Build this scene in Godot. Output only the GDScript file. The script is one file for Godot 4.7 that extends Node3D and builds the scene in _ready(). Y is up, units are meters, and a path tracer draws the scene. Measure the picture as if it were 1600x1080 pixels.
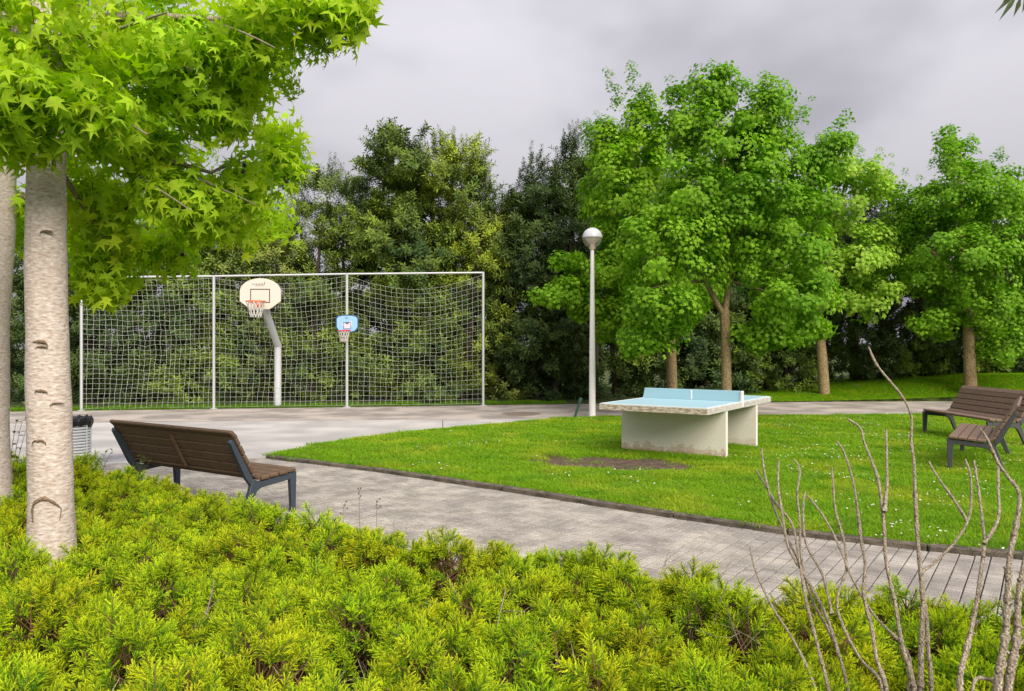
extends Node3D
# A small park: court with two basketball hoops and a ball-stop net, lawn with a table tennis table,
# benches, paved path, juniper bed in the foreground. x right, y up, z towards the viewer; metres.

const EYE := 1.52

# ------------------------------------------------------------------ mesh builder
class MB:
	var v := PackedVector3Array()
	var n := PackedVector3Array()
	var t := PackedVector2Array()
	var c := PackedColorArray()
	var col := Color.WHITE
	# a, b, c run anticlockwise seen from outside; stored clockwise
	func tri(a: Vector3, b: Vector3, d: Vector3, na: Vector3, nb: Vector3, nd: Vector3, ta := Vector2.ZERO, tb := Vector2.ZERO, td := Vector2.ZERO) -> void:
		v.append(a); v.append(d); v.append(b)
		n.append(na); n.append(nd); n.append(nb)
		t.append(ta); t.append(td); t.append(tb)
		c.append(col); c.append(col); c.append(col)
	func flat(a: Vector3, b: Vector3, d: Vector3, ta := Vector2.ZERO, tb := Vector2.ZERO, td := Vector2.ZERO) -> void:
		var k := (b - a).cross(d - a).normalized()
		tri(a, b, d, k, k, k, ta, tb, td)
	func quad(a: Vector3, b: Vector3, d: Vector3, e: Vector3, ta := Vector2(0, 0), tb := Vector2(1, 0), td := Vector2(1, 1), te := Vector2(0, 1)) -> void:
		flat(a, b, d, ta, tb, td)
		flat(a, d, e, ta, td, te)
	# box with chamfered edges; axes x, y, z of the basis, uv in metres along x (longest) and y/z
	func box(o: Vector3, s: Vector3, b := Basis(), ch := 0.004) -> void:
		var h := s * 0.5
		ch = minf(ch, minf(h.x, minf(h.y, h.z)) * 0.9)
		var u := Vector2(fmod(absf(o.x * 3.7 + o.z * 1.3 + o.y * 5.1), 1.0), fmod(absf(o.x * 2.3 + o.y * 7.1 + o.z), 1.0))
		for ax in 3:
			for sg in [-1.0, 1.0]:
				var p := []
				for q in [[-1, -1], [1, -1], [1, 1], [-1, 1]]:
					var w := Vector3.ZERO
					w[ax] = h[ax] * sg
					w[(ax + 1) % 3] = (h[(ax + 1) % 3] - ch) * q[0]
					w[(ax + 2) % 3] = (h[(ax + 2) % 3] - ch) * q[1]
					p.append(w)
				if sg < 0: p.reverse()
				var uv := []
				for w in p:
					uv.append(u + (Vector2(w.x, w.y) if ax == 2 else Vector2(w.x, w.z) if ax == 1 else Vector2(w.z * 0.3, w.y)))
				quad(o + b * p[0], o + b * p[1], o + b * p[2], o + b * p[3], uv[0], uv[1], uv[2], uv[3])
		for ax in 3:
			var a1 := (ax + 1) % 3
			var a2 := (ax + 2) % 3
			for s1 in [-1.0, 1.0]:
				for s2 in [-1.0, 1.0]:
					var p := []
					for k in [[0, -1], [0, 1], [1, 1], [1, -1]]:
						var w := Vector3.ZERO
						w[ax] = (h[ax] - ch) * k[1]
						w[a1] = (h[a1] - (ch if k[0] == 1 else 0.0)) * s1
						w[a2] = (h[a2] - (0.0 if k[0] == 1 else ch)) * s2
						p.append(w)
					if s1 * s2 < 0: p.reverse()
					p.reverse()
					quad(o + b * p[0], o + b * p[1], o + b * p[2], o + b * p[3], u + Vector2(p[0].x, p[0].y), u + Vector2(p[1].x, p[1].y), u + Vector2(p[2].x, p[2].y), u + Vector2(p[3].x, p[3].y))
		for sx in [-1.0, 1.0]:
			for sy in [-1.0, 1.0]:
				for sz in [-1.0, 1.0]:
					var A := Vector3(h.x * sx, (h.y - ch) * sy, (h.z - ch) * sz)
					var B := Vector3((h.x - ch) * sx, h.y * sy, (h.z - ch) * sz)
					var D := Vector3((h.x - ch) * sx, (h.y - ch) * sy, h.z * sz)
					if sx * sy * sz > 0: flat(o + b * A, o + b * B, o + b * D, u, u, u)
					else: flat(o + b * A, o + b * D, o + b * B, u, u, u)
	# smooth tube along points with radii; uv: u round, v metres along
	func tube(p: PackedVector3Array, r: PackedFloat32Array, seg := 8, caps := true, bump: FastNoiseLite = null, amp := 0.0) -> void:
		var m := p.size()
		var prev := Vector3.ZERO
		var rings := []
		var norms := []
		var lens := PackedFloat32Array()
		var l := 0.0
		for i in m:
			var d := (p[mini(i + 1, m - 1)] - p[maxi(i - 1, 0)]).normalized()
			if prev == Vector3.ZERO:
				prev = d.cross(Vector3(0.31, 0.2, 1)).normalized()
			prev = (prev - d * prev.dot(d)).normalized()
			var o := d.cross(prev)
			var ring := PackedVector3Array()
			var nr := PackedVector3Array()
			if i > 0: l += p[i].distance_to(p[i - 1])
			lens.append(l)
			for k in seg + 1:
				var a := TAU * (k % seg) / seg
				var e := prev * cos(a) + o * sin(a)
				var rr := r[i]
				if bump: rr *= 1.0 + amp * bump.get_noise_3dv((p[i] + e * r[i]) * 10.0)
				ring.append(p[i] + e * rr)
				nr.append(e)
			rings.append(ring)
			norms.append(nr)
		for i in m - 1:
			for k in seg:
				var u0 := float(k) / seg
				var u1 := float(k + 1) / seg
				tri(rings[i][k], rings[i][k + 1], rings[i + 1][k + 1], norms[i][k], norms[i][k + 1], norms[i + 1][k + 1], Vector2(u0, lens[i]), Vector2(u1, lens[i]), Vector2(u1, lens[i + 1]))
				tri(rings[i][k], rings[i + 1][k + 1], rings[i + 1][k], norms[i][k], norms[i + 1][k + 1], norms[i + 1][k], Vector2(u0, lens[i]), Vector2(u1, lens[i + 1]), Vector2(u0, lens[i + 1]))
		if caps:
			for k in seg:
				flat(p[0], rings[0][k + 1], rings[0][k])
				flat(p[m - 1], rings[m - 1][k], rings[m - 1][k + 1])
	# surface of revolution round y; profile from bottom to top as (radius, height)
	func lathe(o: Vector3, prof: PackedVector2Array, seg := 24) -> void:
		for i in prof.size() - 1:
			var q := prof[i + 1] - prof[i]
			var k := Vector2(q.y, -q.x).normalized()
			for s in seg:
				var a0 := TAU * s / seg
				var a1 := TAU * (s + 1) / seg
				var e0 := Vector3(cos(a0), 0, -sin(a0))
				var e1 := Vector3(cos(a1), 0, -sin(a1))
				var A := o + e0 * prof[i].x + Vector3.UP * prof[i].y
				var B := o + e1 * prof[i].x + Vector3.UP * prof[i].y
				var D := o + e1 * prof[i + 1].x + Vector3.UP * prof[i + 1].y
				var F := o + e0 * prof[i + 1].x + Vector3.UP * prof[i + 1].y
				var n0 := e0 * k.x + Vector3.UP * k.y
				var n1 := e1 * k.x + Vector3.UP * k.y
				tri(A, B, D, n0, n1, n1, Vector2(float(s) / seg, prof[i].y), Vector2(float(s + 1) / seg, prof[i].y), Vector2(float(s + 1) / seg, prof[i + 1].y))
				tri(A, D, F, n0, n1, n0, Vector2(float(s) / seg, prof[i].y), Vector2(float(s + 1) / seg, prof[i + 1].y), Vector2(float(s) / seg, prof[i + 1].y))
	# polygon in the plane of axes ex, ey, pushed along ez by depth, with chamfer on both rims
	func prism(poly: PackedVector2Array, o: Vector3, ex: Vector3, ey: Vector3, depth: float, ch := 0.003) -> void:
		if Geometry2D.is_polygon_clockwise(poly): poly.reverse()
		var ez := ex.cross(ey).normalized()
		var off := Geometry2D.offset_polygon(poly, -ch, Geometry2D.JOIN_MITER)
		var inner: PackedVector2Array = off[0] if off.size() == 1 and off[0].size() == poly.size() else poly
		if inner.size() == poly.size() and inner != poly:
			if Geometry2D.is_polygon_clockwise(inner): inner.reverse()
			var best := 0
			for i in inner.size():
				if inner[i].distance_squared_to(poly[0]) < inner[best].distance_squared_to(poly[0]): best = i
			var turned := PackedVector2Array()
			for i in inner.size(): turned.append(inner[(i + best) % inner.size()])
			inner = turned
		var ids := Geometry2D.triangulate_polygon(inner)
		for i in range(0, ids.size(), 3):
			var a := inner[ids[i]]
			var b := inner[ids[i + 1]]
			var d := inner[ids[i + 2]]
			if (b - a).cross(d - a) < 0:
				var s := b
				b = d
				d = s
			var A := o + ex * a.x + ey * a.y
			var B := o + ex * b.x + ey * b.y
			var D := o + ex * d.x + ey * d.y
			flat(A + ez * depth, B + ez * depth, D + ez * depth, a, b, d)
			flat(A, D, B, a, d, b)
		for i in poly.size():
			var j := (i + 1) % poly.size()
			var a := o + ex * poly[i].x + ey * poly[i].y
			var b := o + ex * poly[j].x + ey * poly[j].y
			var ai := o + ex * inner[i].x + ey * inner[i].y
			var bi := o + ex * inner[j].x + ey * inner[j].y
			var lo := ez * ch
			var hi := ez * (depth - ch)
			var L := poly[i].distance_to(poly[j])
			quad(a + lo, b + lo, b + hi, a + hi, Vector2(0, 0), Vector2(L, 0), Vector2(L, depth), Vector2(0, depth))
			quad(ai, bi, b + lo, a + lo)
			quad(a + hi, b + hi, bi + ez * depth, ai + ez * depth)
	func mesh() -> ArrayMesh:
		var a := []
		a.resize(Mesh.ARRAY_MAX)
		a[Mesh.ARRAY_VERTEX] = v
		a[Mesh.ARRAY_NORMAL] = n
		a[Mesh.ARRAY_TEX_UV] = t
		a[Mesh.ARRAY_COLOR] = c
		var m := ArrayMesh.new()
		m.add_surface_from_arrays(Mesh.PRIMITIVE_TRIANGLES, a)
		return m

# ------------------------------------------------------------------ helpers
var M := {}
var used := {}
var rng := RandomNumberGenerator.new()
var wob := FastNoiseLite.new()

func P(px: float, py: float, d: float) -> Vector3:      # a point measured in the photograph at a known distance
	return Vector3((px - 800.0) * d / 1200.0, EYE - (py - 540.0) * d / 1200.0, -d)

func lin(r: float, g: float, b: float) -> Color:
	return Color(r, g, b).linear_to_srgb()

func numbered(called: String) -> String:
	var k: int = used.get(called, 0)
	used[called] = k + 1
	return called if k == 0 else "%s_%03d" % [called, k]

func tag(o: Node3D, label: String, category: String, group := "", kind := "") -> void:
	if label: o.set_meta("label", label)
	if category: o.set_meta("category", category)
	if group: o.set_meta("group", group)
	if kind: o.set_meta("kind", kind)

func thing(called: String, at: Vector3, label: String, category: String, group := "", turn := 0.0) -> Node3D:
	var o := Node3D.new()
	o.name = numbered(called)
	add_child(o)
	o.position = at
	o.rotation.y = turn
	tag(o, label, category, group)
	return o

# a part; geometry given in world coordinates when world is true
func part(called: String, mb: MB, m: Material, parent: Node3D, world := false) -> MeshInstance3D:
	var o := MeshInstance3D.new()
	o.name = called
	o.mesh = mb.mesh()
	o.material_override = m
	parent.add_child(o, true)
	if world: o.position = -parent.position
	return o

func struct(called: String, mb: MB, m: Material) -> MeshInstance3D:
	var o := MeshInstance3D.new()
	o.name = called
	o.mesh = mb.mesh()
	o.material_override = m
	o.set_meta("kind", "structure")
	add_child(o)
	return o

func many(called: String, mesh: Mesh, m: Material, where: Array, tint: PackedColorArray, parent: Node3D, world := false) -> MultiMeshInstance3D:
	var mm := MultiMesh.new()
	mm.transform_format = MultiMesh.TRANSFORM_3D
	mm.use_colors = true
	mm.mesh = mesh
	mm.instance_count = where.size()
	for i in where.size():
		mm.set_instance_transform(i, where[i])
		mm.set_instance_color(i, tint[i])
	var o := MultiMeshInstance3D.new()
	o.name = called
	o.multimesh = mm
	o.material_override = m
	parent.add_child(o, true)
	if world: o.position = -parent.position
	return o

func mat(called: String, c: Color, rough := 0.8, metal := 0.0) -> StandardMaterial3D:
	var m := StandardMaterial3D.new()
	m.resource_name = called
	m.albedo_color = c
	m.roughness = rough
	m.metallic = metal
	m.vertex_color_use_as_albedo = true
	M[called] = m
	return m

func noise(freq: float, seed_: int, octaves := 4, kind := FastNoiseLite.TYPE_SIMPLEX_SMOOTH) -> FastNoiseLite:
	var n := FastNoiseLite.new()
	n.noise_type = kind
	n.frequency = freq
	n.seed = seed_
	n.fractal_octaves = octaves
	return n

func ramp(points: Array) -> Gradient:
	var g := Gradient.new()
	var off := PackedFloat32Array()
	var cs := PackedColorArray()
	for q in points:
		off.append(q[0])
		cs.append(q[1])
	g.offsets = off
	g.colors = cs
	return g

func ntex(freq: float, seed_: int, points: Array, size := 512, octaves := 5) -> NoiseTexture2D:
	var t := NoiseTexture2D.new()
	t.width = size
	t.height = size
	t.seamless = true
	t.noise = noise(freq, seed_, octaves)
	t.color_ramp = ramp(points)
	return t

func grey(freq: float, seed_: int, lo: float, hi: float, size := 512, octaves := 5) -> NoiseTexture2D:
	return ntex(freq, seed_, [[0.25, Color(lo, lo, lo)], [0.75, Color(hi, hi, hi)]], size, octaves)

# ground and stone: grain (uv1) times coarse patches (uv2), both laid in world space
func stone(called: String, c: Color, grain: Array, patches: Array, rough: float, s1: float, s2: float, bump := 0.0) -> StandardMaterial3D:
	var m := mat(called, c, rough)
	m.albedo_texture = grey(grain[0], grain[3], grain[1], grain[2])
	m.uv1_triplanar = true
	m.uv1_world_triplanar = true
	m.uv1_scale = Vector3.ONE * s1
	m.detail_enabled = true
	m.detail_blend_mode = BaseMaterial3D.BLEND_MODE_MUL
	m.detail_albedo = grey(patches[0], patches[3], patches[1], patches[2], 512, 4)
	m.detail_uv_layer = BaseMaterial3D.DETAIL_UV_2
	m.uv2_triplanar = true
	m.uv2_world_triplanar = true
	m.uv2_scale = Vector3.ONE * s2
	if bump > 0:
		m.heightmap_enabled = true
		m.heightmap_scale = bump
		m.heightmap_texture = grey(grain[0], grain[3] + 7, 0.0, 1.0)
	return m

func leafy(called: String, rough := 0.45, back := Color(0.62, 0.75, 0.25)) -> StandardMaterial3D:
	var m := mat(called, Color.WHITE, rough)
	m.backlight_enabled = true
	m.backlight = back
	m.metallic_specular = 0.28
	return m

func up_basis(y: Vector3, roll: float) -> Basis:
	y = y.normalized()
	var x := y.cross(Vector3(0.2, 0.1, 1)).normalized()
	var z := x.cross(y)
	return Basis(x, y, z) * Basis(Vector3.UP, roll)

func rdir() -> Vector3:
	var z := rng.randf_range(-1, 1)
	var a := rng.randf() * TAU
	var r := sqrt(1 - z * z)
	return Vector3(r * cos(a), z, r * sin(a))

func bez(a: Vector3, b: Vector3, d: Vector3, k: int) -> PackedVector3Array:
	var o := PackedVector3Array()
	for i in k + 1:
		var t := float(i) / k
		o.append(a.lerp(b, t).lerp(b.lerp(d, t), t))
	return o

func taper(a: float, b: float, k: int) -> PackedFloat32Array:
	var o := PackedFloat32Array()
	for i in k: o.append(lerpf(a, b, float(i) / (k - 1)))
	return o

# ------------------------------------------------------------------ leaves and sprigs
# lobed leaf lying in the plane of f (forward) and s (side), base at o
func star_leaf(mb: MB, o: Vector3, f: Vector3, s: Vector3, size: float, deep: float, lobes := 5) -> void:
	var k := f.cross(s).normalized()
	if k.y < 0: k = -k
	var mid := o + f * size * 0.32
	var pts := PackedVector3Array()
	var spread_ := 2.25
	for i in lobes:
		var a := lerpf(-spread_, spread_, float(i) / (lobes - 1))
		var len_ := size * (0.68 - 0.11 * absf(a))
		pts.append(mid + (f * cos(a) + s * sin(a)) * len_ - k * size * 0.10 * (1.0 + rng.randf() * 1.2))
		if i < lobes - 1:
			var a2 := a + spread_ / (lobes - 1)
			pts.append(mid + (f * cos(a2) + s * sin(a2)) * size * deep)
	pts.append(o)
	for i in pts.size():
		var j := (i + 1) % pts.size()
		var nn := (pts[i] - mid).cross(pts[j] - mid).normalized()
		var kk := k if nn.dot(k) > 0 else -k
		kk = (kk * 2.0 + nn).normalized()
		mb.tri(mid, pts[i], pts[j], kk, kk, kk)

func blade_leaf(mb: MB, o: Vector3, f: Vector3, up: Vector3, len_: float, w: float) -> void:
	var s := f.cross(up).normalized()
	var k := s.cross(f).normalized()
	var m := o + f * len_ * 0.5 - k * len_ * 0.04
	var e := o + f * len_ - k * len_ * 0.16
	var a := m + s * w * 0.5 + k * w * 0.18
	var b := m - s * w * 0.5 + k * w * 0.18
	mb.flat(o, m, a); mb.flat(o, b, m); mb.flat(a, m, e); mb.flat(m, b, e)

# spray of lobed leaves round a short twig
func star_sprig(count: int, reach: float, leaf: float, deep: float, droop: float, tone: float) -> ArrayMesh:
	var mb := MB.new()
	mb.col = Color(0.55, 0.35, 0.2)
	mb.tube(PackedVector3Array([Vector3(0, -reach * 0.9, 0), Vector3(0.01, 0, 0.01)]), PackedFloat32Array([0.004, 0.002]), 3, false)
	for i in count:
		var a := TAU * (i * 0.382 + rng.randf() * 0.08)
		var h := lerpf(-0.7, 0.25, float(i) / count) * reach
		var q := lerpf(1.0, 0.35, float(i) / count)
		var outd := Vector3(cos(a), 0, sin(a))
		var o := outd * reach * q * rng.randf_range(0.35, 0.8) + Vector3.UP * (h + rng.randf_range(-0.04, 0.04) * reach)
		var f := (outd + Vector3.UP * rng.randf_range(-droop, 0.25)).normalized()
		var s := f.cross(Vector3.UP + rdir() * 0.55).normalized()
		var b := 1.0 + rng.randf_range(-tone, tone)
		mb.col = Color(b * rng.randf_range(0.9, 1.12), b, b * rng.randf_range(0.8, 1.1))
		star_leaf(mb, o, f, s, leaf * rng.randf_range(0.7, 1.15), deep)
	return mb.mesh()

# upright evergreen shoot with spirals of narrow leaves
func laurel_sprig(count: int, height: float, leaf: float) -> ArrayMesh:
	var mb := MB.new()
	mb.col = Color(0.7, 0.55, 0.4)
	mb.tube(PackedVector3Array([Vector3(0, -height * 0.6, 0), Vector3(0, height * 0.7, 0)]), PackedFloat32Array([0.006, 0.002]), 3, false)
	for i in count:
		var t := float(i) / count
		var a := TAU * (i * 0.382 + rng.randf() * 0.1)
		var f := (Vector3(cos(a), 0, sin(a)) + Vector3.UP * lerpf(-0.15, 1.2, t * t)).normalized()
		var b := rng.randf_range(0.75, 1.25)
		mb.col = Color(b, b, b * rng.randf_range(0.8, 1.2))
		blade_leaf(mb, Vector3(0, lerpf(-0.5, 0.65, t) * height, 0), f, Vector3.UP + rdir() * 0.3, leaf * rng.randf_range(0.75, 1.2), leaf * 0.36)
	return mb.mesh()

# feathery juniper spray: a stem with branchlets, each set with thin scale-leaf fingers
func juniper_plume(len_: float, count: int, tips: Color, inner: Color) -> ArrayMesh:
	var mb := MB.new()
	var bend := Vector3(rng.randf_range(-0.35, 0.35), 0, rng.randf_range(-0.35, 0.35))
	mb.col = Color(0.20, 0.12, 0.06)
	var path := bez(Vector3(0, -0.14, 0), Vector3(0, len_ * 0.5, 0), Vector3(0, len_, 0) + bend * len_, 4)
	mb.tube(path, PackedFloat32Array([0.004, 0.0035, 0.003, 0.002, 0.001]), 3, false)
	for i in count:
		var t := float(i) / count
		var a := i * 2.4 + rng.randf() * 0.7
		var p := Vector3(0, lerpf(0.1, 0.98, t) * len_, 0) + bend * len_ * t * t
		var outd := Vector3(cos(a), 0, sin(a))
		var f := (outd * lerpf(1.0, 0.4, t) + Vector3.UP * rng.randf_range(0.5, 1.1)).normalized()
		var l := len_ * lerpf(0.55, 0.28, t) * rng.randf_range(0.7, 1.2)
		var side := f.cross(Vector3.UP + rdir() * 0.8).normalized()
		var nor := side.cross(f)
		var young := rng.randf() < 0.35 + 0.5 * t
		for k in 12:
			var u := (k + 0.5) / 12.0
			var q := p + f * l * u * 0.92
			var g := (f * 0.9 + (side * cos(k * 2.1) + nor * sin(k * 2.1)) * 0.75 * (1.0 - u * 0.6) + rdir() * 0.2).normalized()
			var w := g.cross(rdir()).normalized() * 0.0017
			var tip := q + g * l * rng.randf_range(0.18, 0.30)
			var b := rng.randf_range(0.8, 1.2)
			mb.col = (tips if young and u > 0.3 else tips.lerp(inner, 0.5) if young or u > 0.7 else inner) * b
			mb.flat(q - w, q + w, tip)
			var w2 := g.cross(w).normalized() * 0.0017
			mb.flat(q - w2, q + w2, tip)
	return mb.mesh()

func grass_tuft(count: int, height: float, spread_: float) -> ArrayMesh:
	var mb := MB.new()
	for i in count:
		var a := rng.randf() * TAU
		var o := Vector3(cos(a), 0, sin(a)) * sqrt(rng.randf()) * spread_
		var l := rdir()
		l.y = 0
		var h := height * rng.randf_range(0.5, 1.15)
		var lean := l * h * rng.randf_range(0.3, 1.3)
		var w := Vector3(-l.z, 0, l.x).normalized() * 0.0022
		var m := o + lean * 0.35 + Vector3.UP * h * 0.6
		var e := o + lean + Vector3.UP * h
		var b := rng.randf_range(0.75, 1.25)
		mb.col = Color(b * rng.randf_range(0.9, 1.15), b, b * 0.9)
		mb.flat(o - w, o + w, m + w * 0.8); mb.flat(o - w, m + w * 0.8, m - w * 0.8); mb.flat(m - w * 0.8, m + w * 0.8, e)
	return mb.mesh()

# ------------------------------------------------------------------ trees
# lobes: [px, py, distance, half width px, half height px, half depth m]
func lobe_list(raw: Array) -> Array:
	var out := []
	for q in raw:
		var s: float = q[2] / 1200.0
		out.append([P(q[0], q[1], q[2]), Vector3(q[3] * s, q[4] * s, q[5] if q.size() > 5 else maxf(q[3], q[4]) * s)])
	return out

# leaf sprays spread through the lobes, mostly near their skins
func crown_spots(lobes: Array, density: float, lift: float, size: Vector2, where: Array, skin := 0.45, per := 1, cr := 0.3) -> void:
	for q in lobes:
		var r: Vector3 = q[1]
		var area := 4.0 * PI * pow((pow(r.x * r.y, 1.6) + pow(r.x * r.z, 1.6) + pow(r.y * r.z, 1.6)) / 3.0, 1.0 / 1.6)
		for i in int(area * density / per) + 2:
			var e := rdir()
			var rad := 1.0 - skin * pow(rng.randf(), 1.6) + 0.25 * wob.get_noise_3dv((q[0] + e * r) * 1.6)
			if rng.randf() < 0.05: rad += rng.randf() * 0.18
			var p: Vector3 = q[0] + e * r * rad
			var deep := false
			for z in lobes:
				if z == q: continue
				var w: Vector3 = (p - z[0]) / z[1]
				if w.length_squared() < 0.3: deep = true
			if deep and rng.randf() < 0.7: continue
			var out := (e * r.length() / r * 0.5).normalized()
			for k in per:
				var f := rdir()
				var o := Vector3(f.x, f.y * 0.65, f.z) * cr * sqrt(rng.randf()) * (0.0 if per == 1 else 1.0)
				var y := out + Vector3.UP * lift + rdir() * 0.45 + (Vector3.ZERO if per == 1 else f * 0.7)
				where.append(Transform3D(up_basis(y, rng.randf() * TAU).scaled(Vector3.ONE * rng.randf_range(size.x, size.y)), p + o))

func shoot_spots(a: Vector3, b: Vector3, k: int, spread_: float, lift: float, size: Vector2, where: Array) -> void:
	for i in k:
		var t := (i + 0.5) / k
		var p := a.lerp(b, t) + rdir() * spread_ * (1.0 - t * 0.7)
		where.append(Transform3D(up_basis((b - a).normalized() + Vector3.UP * lift + rdir() * 0.4, rng.randf() * TAU).scaled(Vector3.ONE * rng.randf_range(size.x, size.y) * (1.0 - 0.3 * t)), p))

func tints(where: Array, base: Color, other: Color, freq: float, jitter: float) -> PackedColorArray:
	var o := PackedColorArray()
	for w in where:
		var k := clampf(wob.get_noise_3dv((w as Transform3D).origin * freq) * 0.9 + 0.5 + rng.randf_range(-0.3, 0.3), 0.0, 1.0)
		var c := base.lerp(other, k) * rng.randf_range(1.0 - jitter, 1.0 + jitter)
		c.a = 1.0
		o.append(c)
	return o

func crown(tree: Node3D, mesh: Mesh, m: Material, where: Array, base: Color, other: Color, freq := 1.0) -> void:
	many("crown", mesh, m, where, tints(where, base, other, freq, 0.18), tree, true).set_meta("kind", "stuff")

func limb(tree: Node3D, m: Material, a: Vector3, b: Vector3, r0: float, r1: float, sag := 0.0, called := "limb") -> void:
	var mb := MB.new()
	var mid := a.lerp(b, 0.5) + Vector3.UP * sag * a.distance_to(b) + rdir() * a.distance_to(b) * 0.06
	mb.tube(bez(a, mid, b, 7), taper(r0, r1, 8), 7, true, wob, 0.15)
	part(called, mb, m, tree, true)

func inside(poly: PackedVector2Array, x: float, d: float) -> bool:
	return Geometry2D.is_point_in_polygon(Vector2(x, d), poly)

# flat slab of polygon given as (x, distance)
func slab(poly: PackedVector2Array, top: float, thick: float, ch := 0.004) -> MB:
	var mb := MB.new()
	mb.prism(poly, Vector3(0, top - thick, 0), Vector3.RIGHT, Vector3.FORWARD, thick, ch)
	return mb

# polygon as a fine grid that follows a height function, with a skirt
func terrain(poly: PackedVector2Array, cell: float, h: Callable) -> MB:
	var mb := MB.new()
	var lo := poly[0]
	var hi := poly[0]
	for p in poly:
		lo = lo.min(p)
		hi = hi.max(p)
	var gx := int((hi.x - lo.x) / cell) + 1
	var gy := int((hi.y - lo.y) / cell) + 1
	var at := func(p: Vector2) -> Vector3: return Vector3(p.x, h.call(p.x, p.y), -p.y)
	for i in gx:
		for j in gy:
			var a := lo + Vector2(i, j) * cell
			var sq := PackedVector2Array([a, a + Vector2(cell, 0), a + Vector2(cell, cell), a + Vector2(0, cell)])
			for piece in Geometry2D.intersect_polygons(sq, poly):
				if Geometry2D.is_polygon_clockwise(piece): piece.reverse()
				var ids := Geometry2D.triangulate_polygon(piece)
				for k in range(0, ids.size(), 3):
					var A: Vector3 = at.call(piece[ids[k]])
					var B: Vector3 = at.call(piece[ids[k + 1]])
					var D: Vector3 = at.call(piece[ids[k + 2]])
					if (B - A).cross(D - A).y < 0: mb.flat(A, D, B)
					else: mb.flat(A, B, D)
	var pp := poly.duplicate()
	if Geometry2D.is_polygon_clockwise(pp): pp.reverse()
	for i in pp.size():
		var a := pp[i]
		var b := pp[(i + 1) % pp.size()]
		var k := maxi(1, int(a.distance_to(b) / cell))
		for q in k:
			var A: Vector3 = at.call(a.lerp(b, float(q) / k))
			var B: Vector3 = at.call(a.lerp(b, float(q + 1) / k))
			mb.quad(Vector3(A.x, -0.12, A.z), Vector3(B.x, -0.12, B.z), B, A)
	return mb

# ------------------------------------------------------------------ the scene
func _ready() -> void:
	rng.seed = 20240611
	wob = noise(0.35, 11, 3)
	set_up_view()
	set_up_materials()
	build_ground()
	build_hedge()
	build_maples()
	build_sweetgums()
	build_fence()
	build_hoops()
	build_lamp()
	build_table()
	build_benches()
	build_bin_and_stake()
	build_lawn_growth()
	build_juniper()
	build_bare_shrubs()
	build_weeds()

func set_up_view() -> void:
	var cam := Camera3D.new()
	cam.name = "camera"
	cam.position = Vector3(0, EYE, 0)
	cam.fov = rad_to_deg(2.0 * atan(540.0 / 1200.0))
	cam.near = 0.05
	cam.far = 900.0
	cam.current = true
	add_child(cam)
	# overcast sky: cloud sheet with the usual brightening towards the zenith
	var w := 1024
	var h := 512
	var im := Image.create(w, h, false, Image.FORMAT_RGBF)
	var big := noise(0.55, 5, 5)
	var fine := noise(2.2, 9, 4)
	for y in h:
		var el := PI * (0.5 - (y + 0.5) / h)
		for x in w:
			var c := Color(0.2, 0.2, 0.2)
			if el > -0.03:
				var az := TAU * (x + 0.5) / w
				var s := sin(maxf(el, 0.0))
				var k := 1.0 / (s + 0.22)
				var q := Vector3(cos(az) * cos(el) * k, sin(az) * cos(el) * k, 0.0)
				var n := big.get_noise_3dv(q) + 0.30 * fine.get_noise_3dv(q)
				var t := smoothstep(-0.30, 0.38, n)
				c = Color(0.205, 0.203, 0.226).lerp(Color(0.325, 0.316, 0.343), t)
				c *= (1.0 + 2.4 * s) / 1.62
			im.set_pixel(x, y, c)
	var sm := PanoramaSkyMaterial.new()
	sm.panorama = ImageTexture.create_from_image(im)
	var sky := Sky.new()
	sky.sky_material = sm
	var e := Environment.new()
	e.background_mode = Environment.BG_SKY
	e.sky = sky
	e.tonemap_mode = Environment.TONE_MAPPER_LINEAR
	e.tonemap_exposure = 2.15
	e.sdfgi_enabled = true
	e.ssao_enabled = true
	e.ssil_enabled = true
	var we := WorldEnvironment.new()
	we.name = "world_environment"
	we.environment = e
	add_child(we)
	# the sun behind thin cloud, high behind the viewer's right shoulder
	var sun := DirectionalLight3D.new()
	sun.name = "sun"
	sun.light_energy = 0.72
	sun.light_color = Color(1.0, 0.965, 0.91)
	sun.light_angular_distance = 45.0
	sun.shadow_enabled = true
	add_child(sun)
	sun.look_at_from_position(Vector3(3.4, 5.6, 6.4), Vector3.ZERO, Vector3.UP)

func bark(called: String, lo: Color, mid: Color, hi: Color, seed_: int, sx: float, sy: float) -> StandardMaterial3D:
	var w := 256
	var h := 512
	var im := Image.create(w, h, false, Image.FORMAT_RGB8)
	var hm := Image.create(w, h, false, Image.FORMAT_L8)
	var a := noise(1.0, seed_, 4)
	var b := noise(1.0, seed_ + 3, 3)
	for y in h:
		for x in w:
			var an := TAU * x / w
			var q := Vector3(cos(an) * 1.4, sin(an) * 1.4, 0)
			var n := a.get_noise_3d(q.x * sx, q.y * sx, y * sy / 100.0)
			var n2 := b.get_noise_3d(q.x * 0.8, q.y * 0.8, y * 0.012)
			var c := mid.lerp(lo, smoothstep(0.05, 0.5, -n)).lerp(hi, smoothstep(0.1, 0.5, n))
			c = c.lerp(lo.lerp(mid, 0.5), smoothstep(0.1, 0.6, n2) * 0.6)
			im.set_pixel(x, y, c.linear_to_srgb())
			hm.set_pixel(x, y, Color(0.5 + n * 0.6, 0, 0))
	var m := mat(called, Color.WHITE, 0.9)
	m.albedo_texture = ImageTexture.create_from_image(im)
	m.heightmap_enabled = true
	m.heightmap_scale = 0.9
	m.heightmap_texture = ImageTexture.create_from_image(hm)
	m.uv1_scale = Vector3(1, 0.8, 1)
	return m

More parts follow.
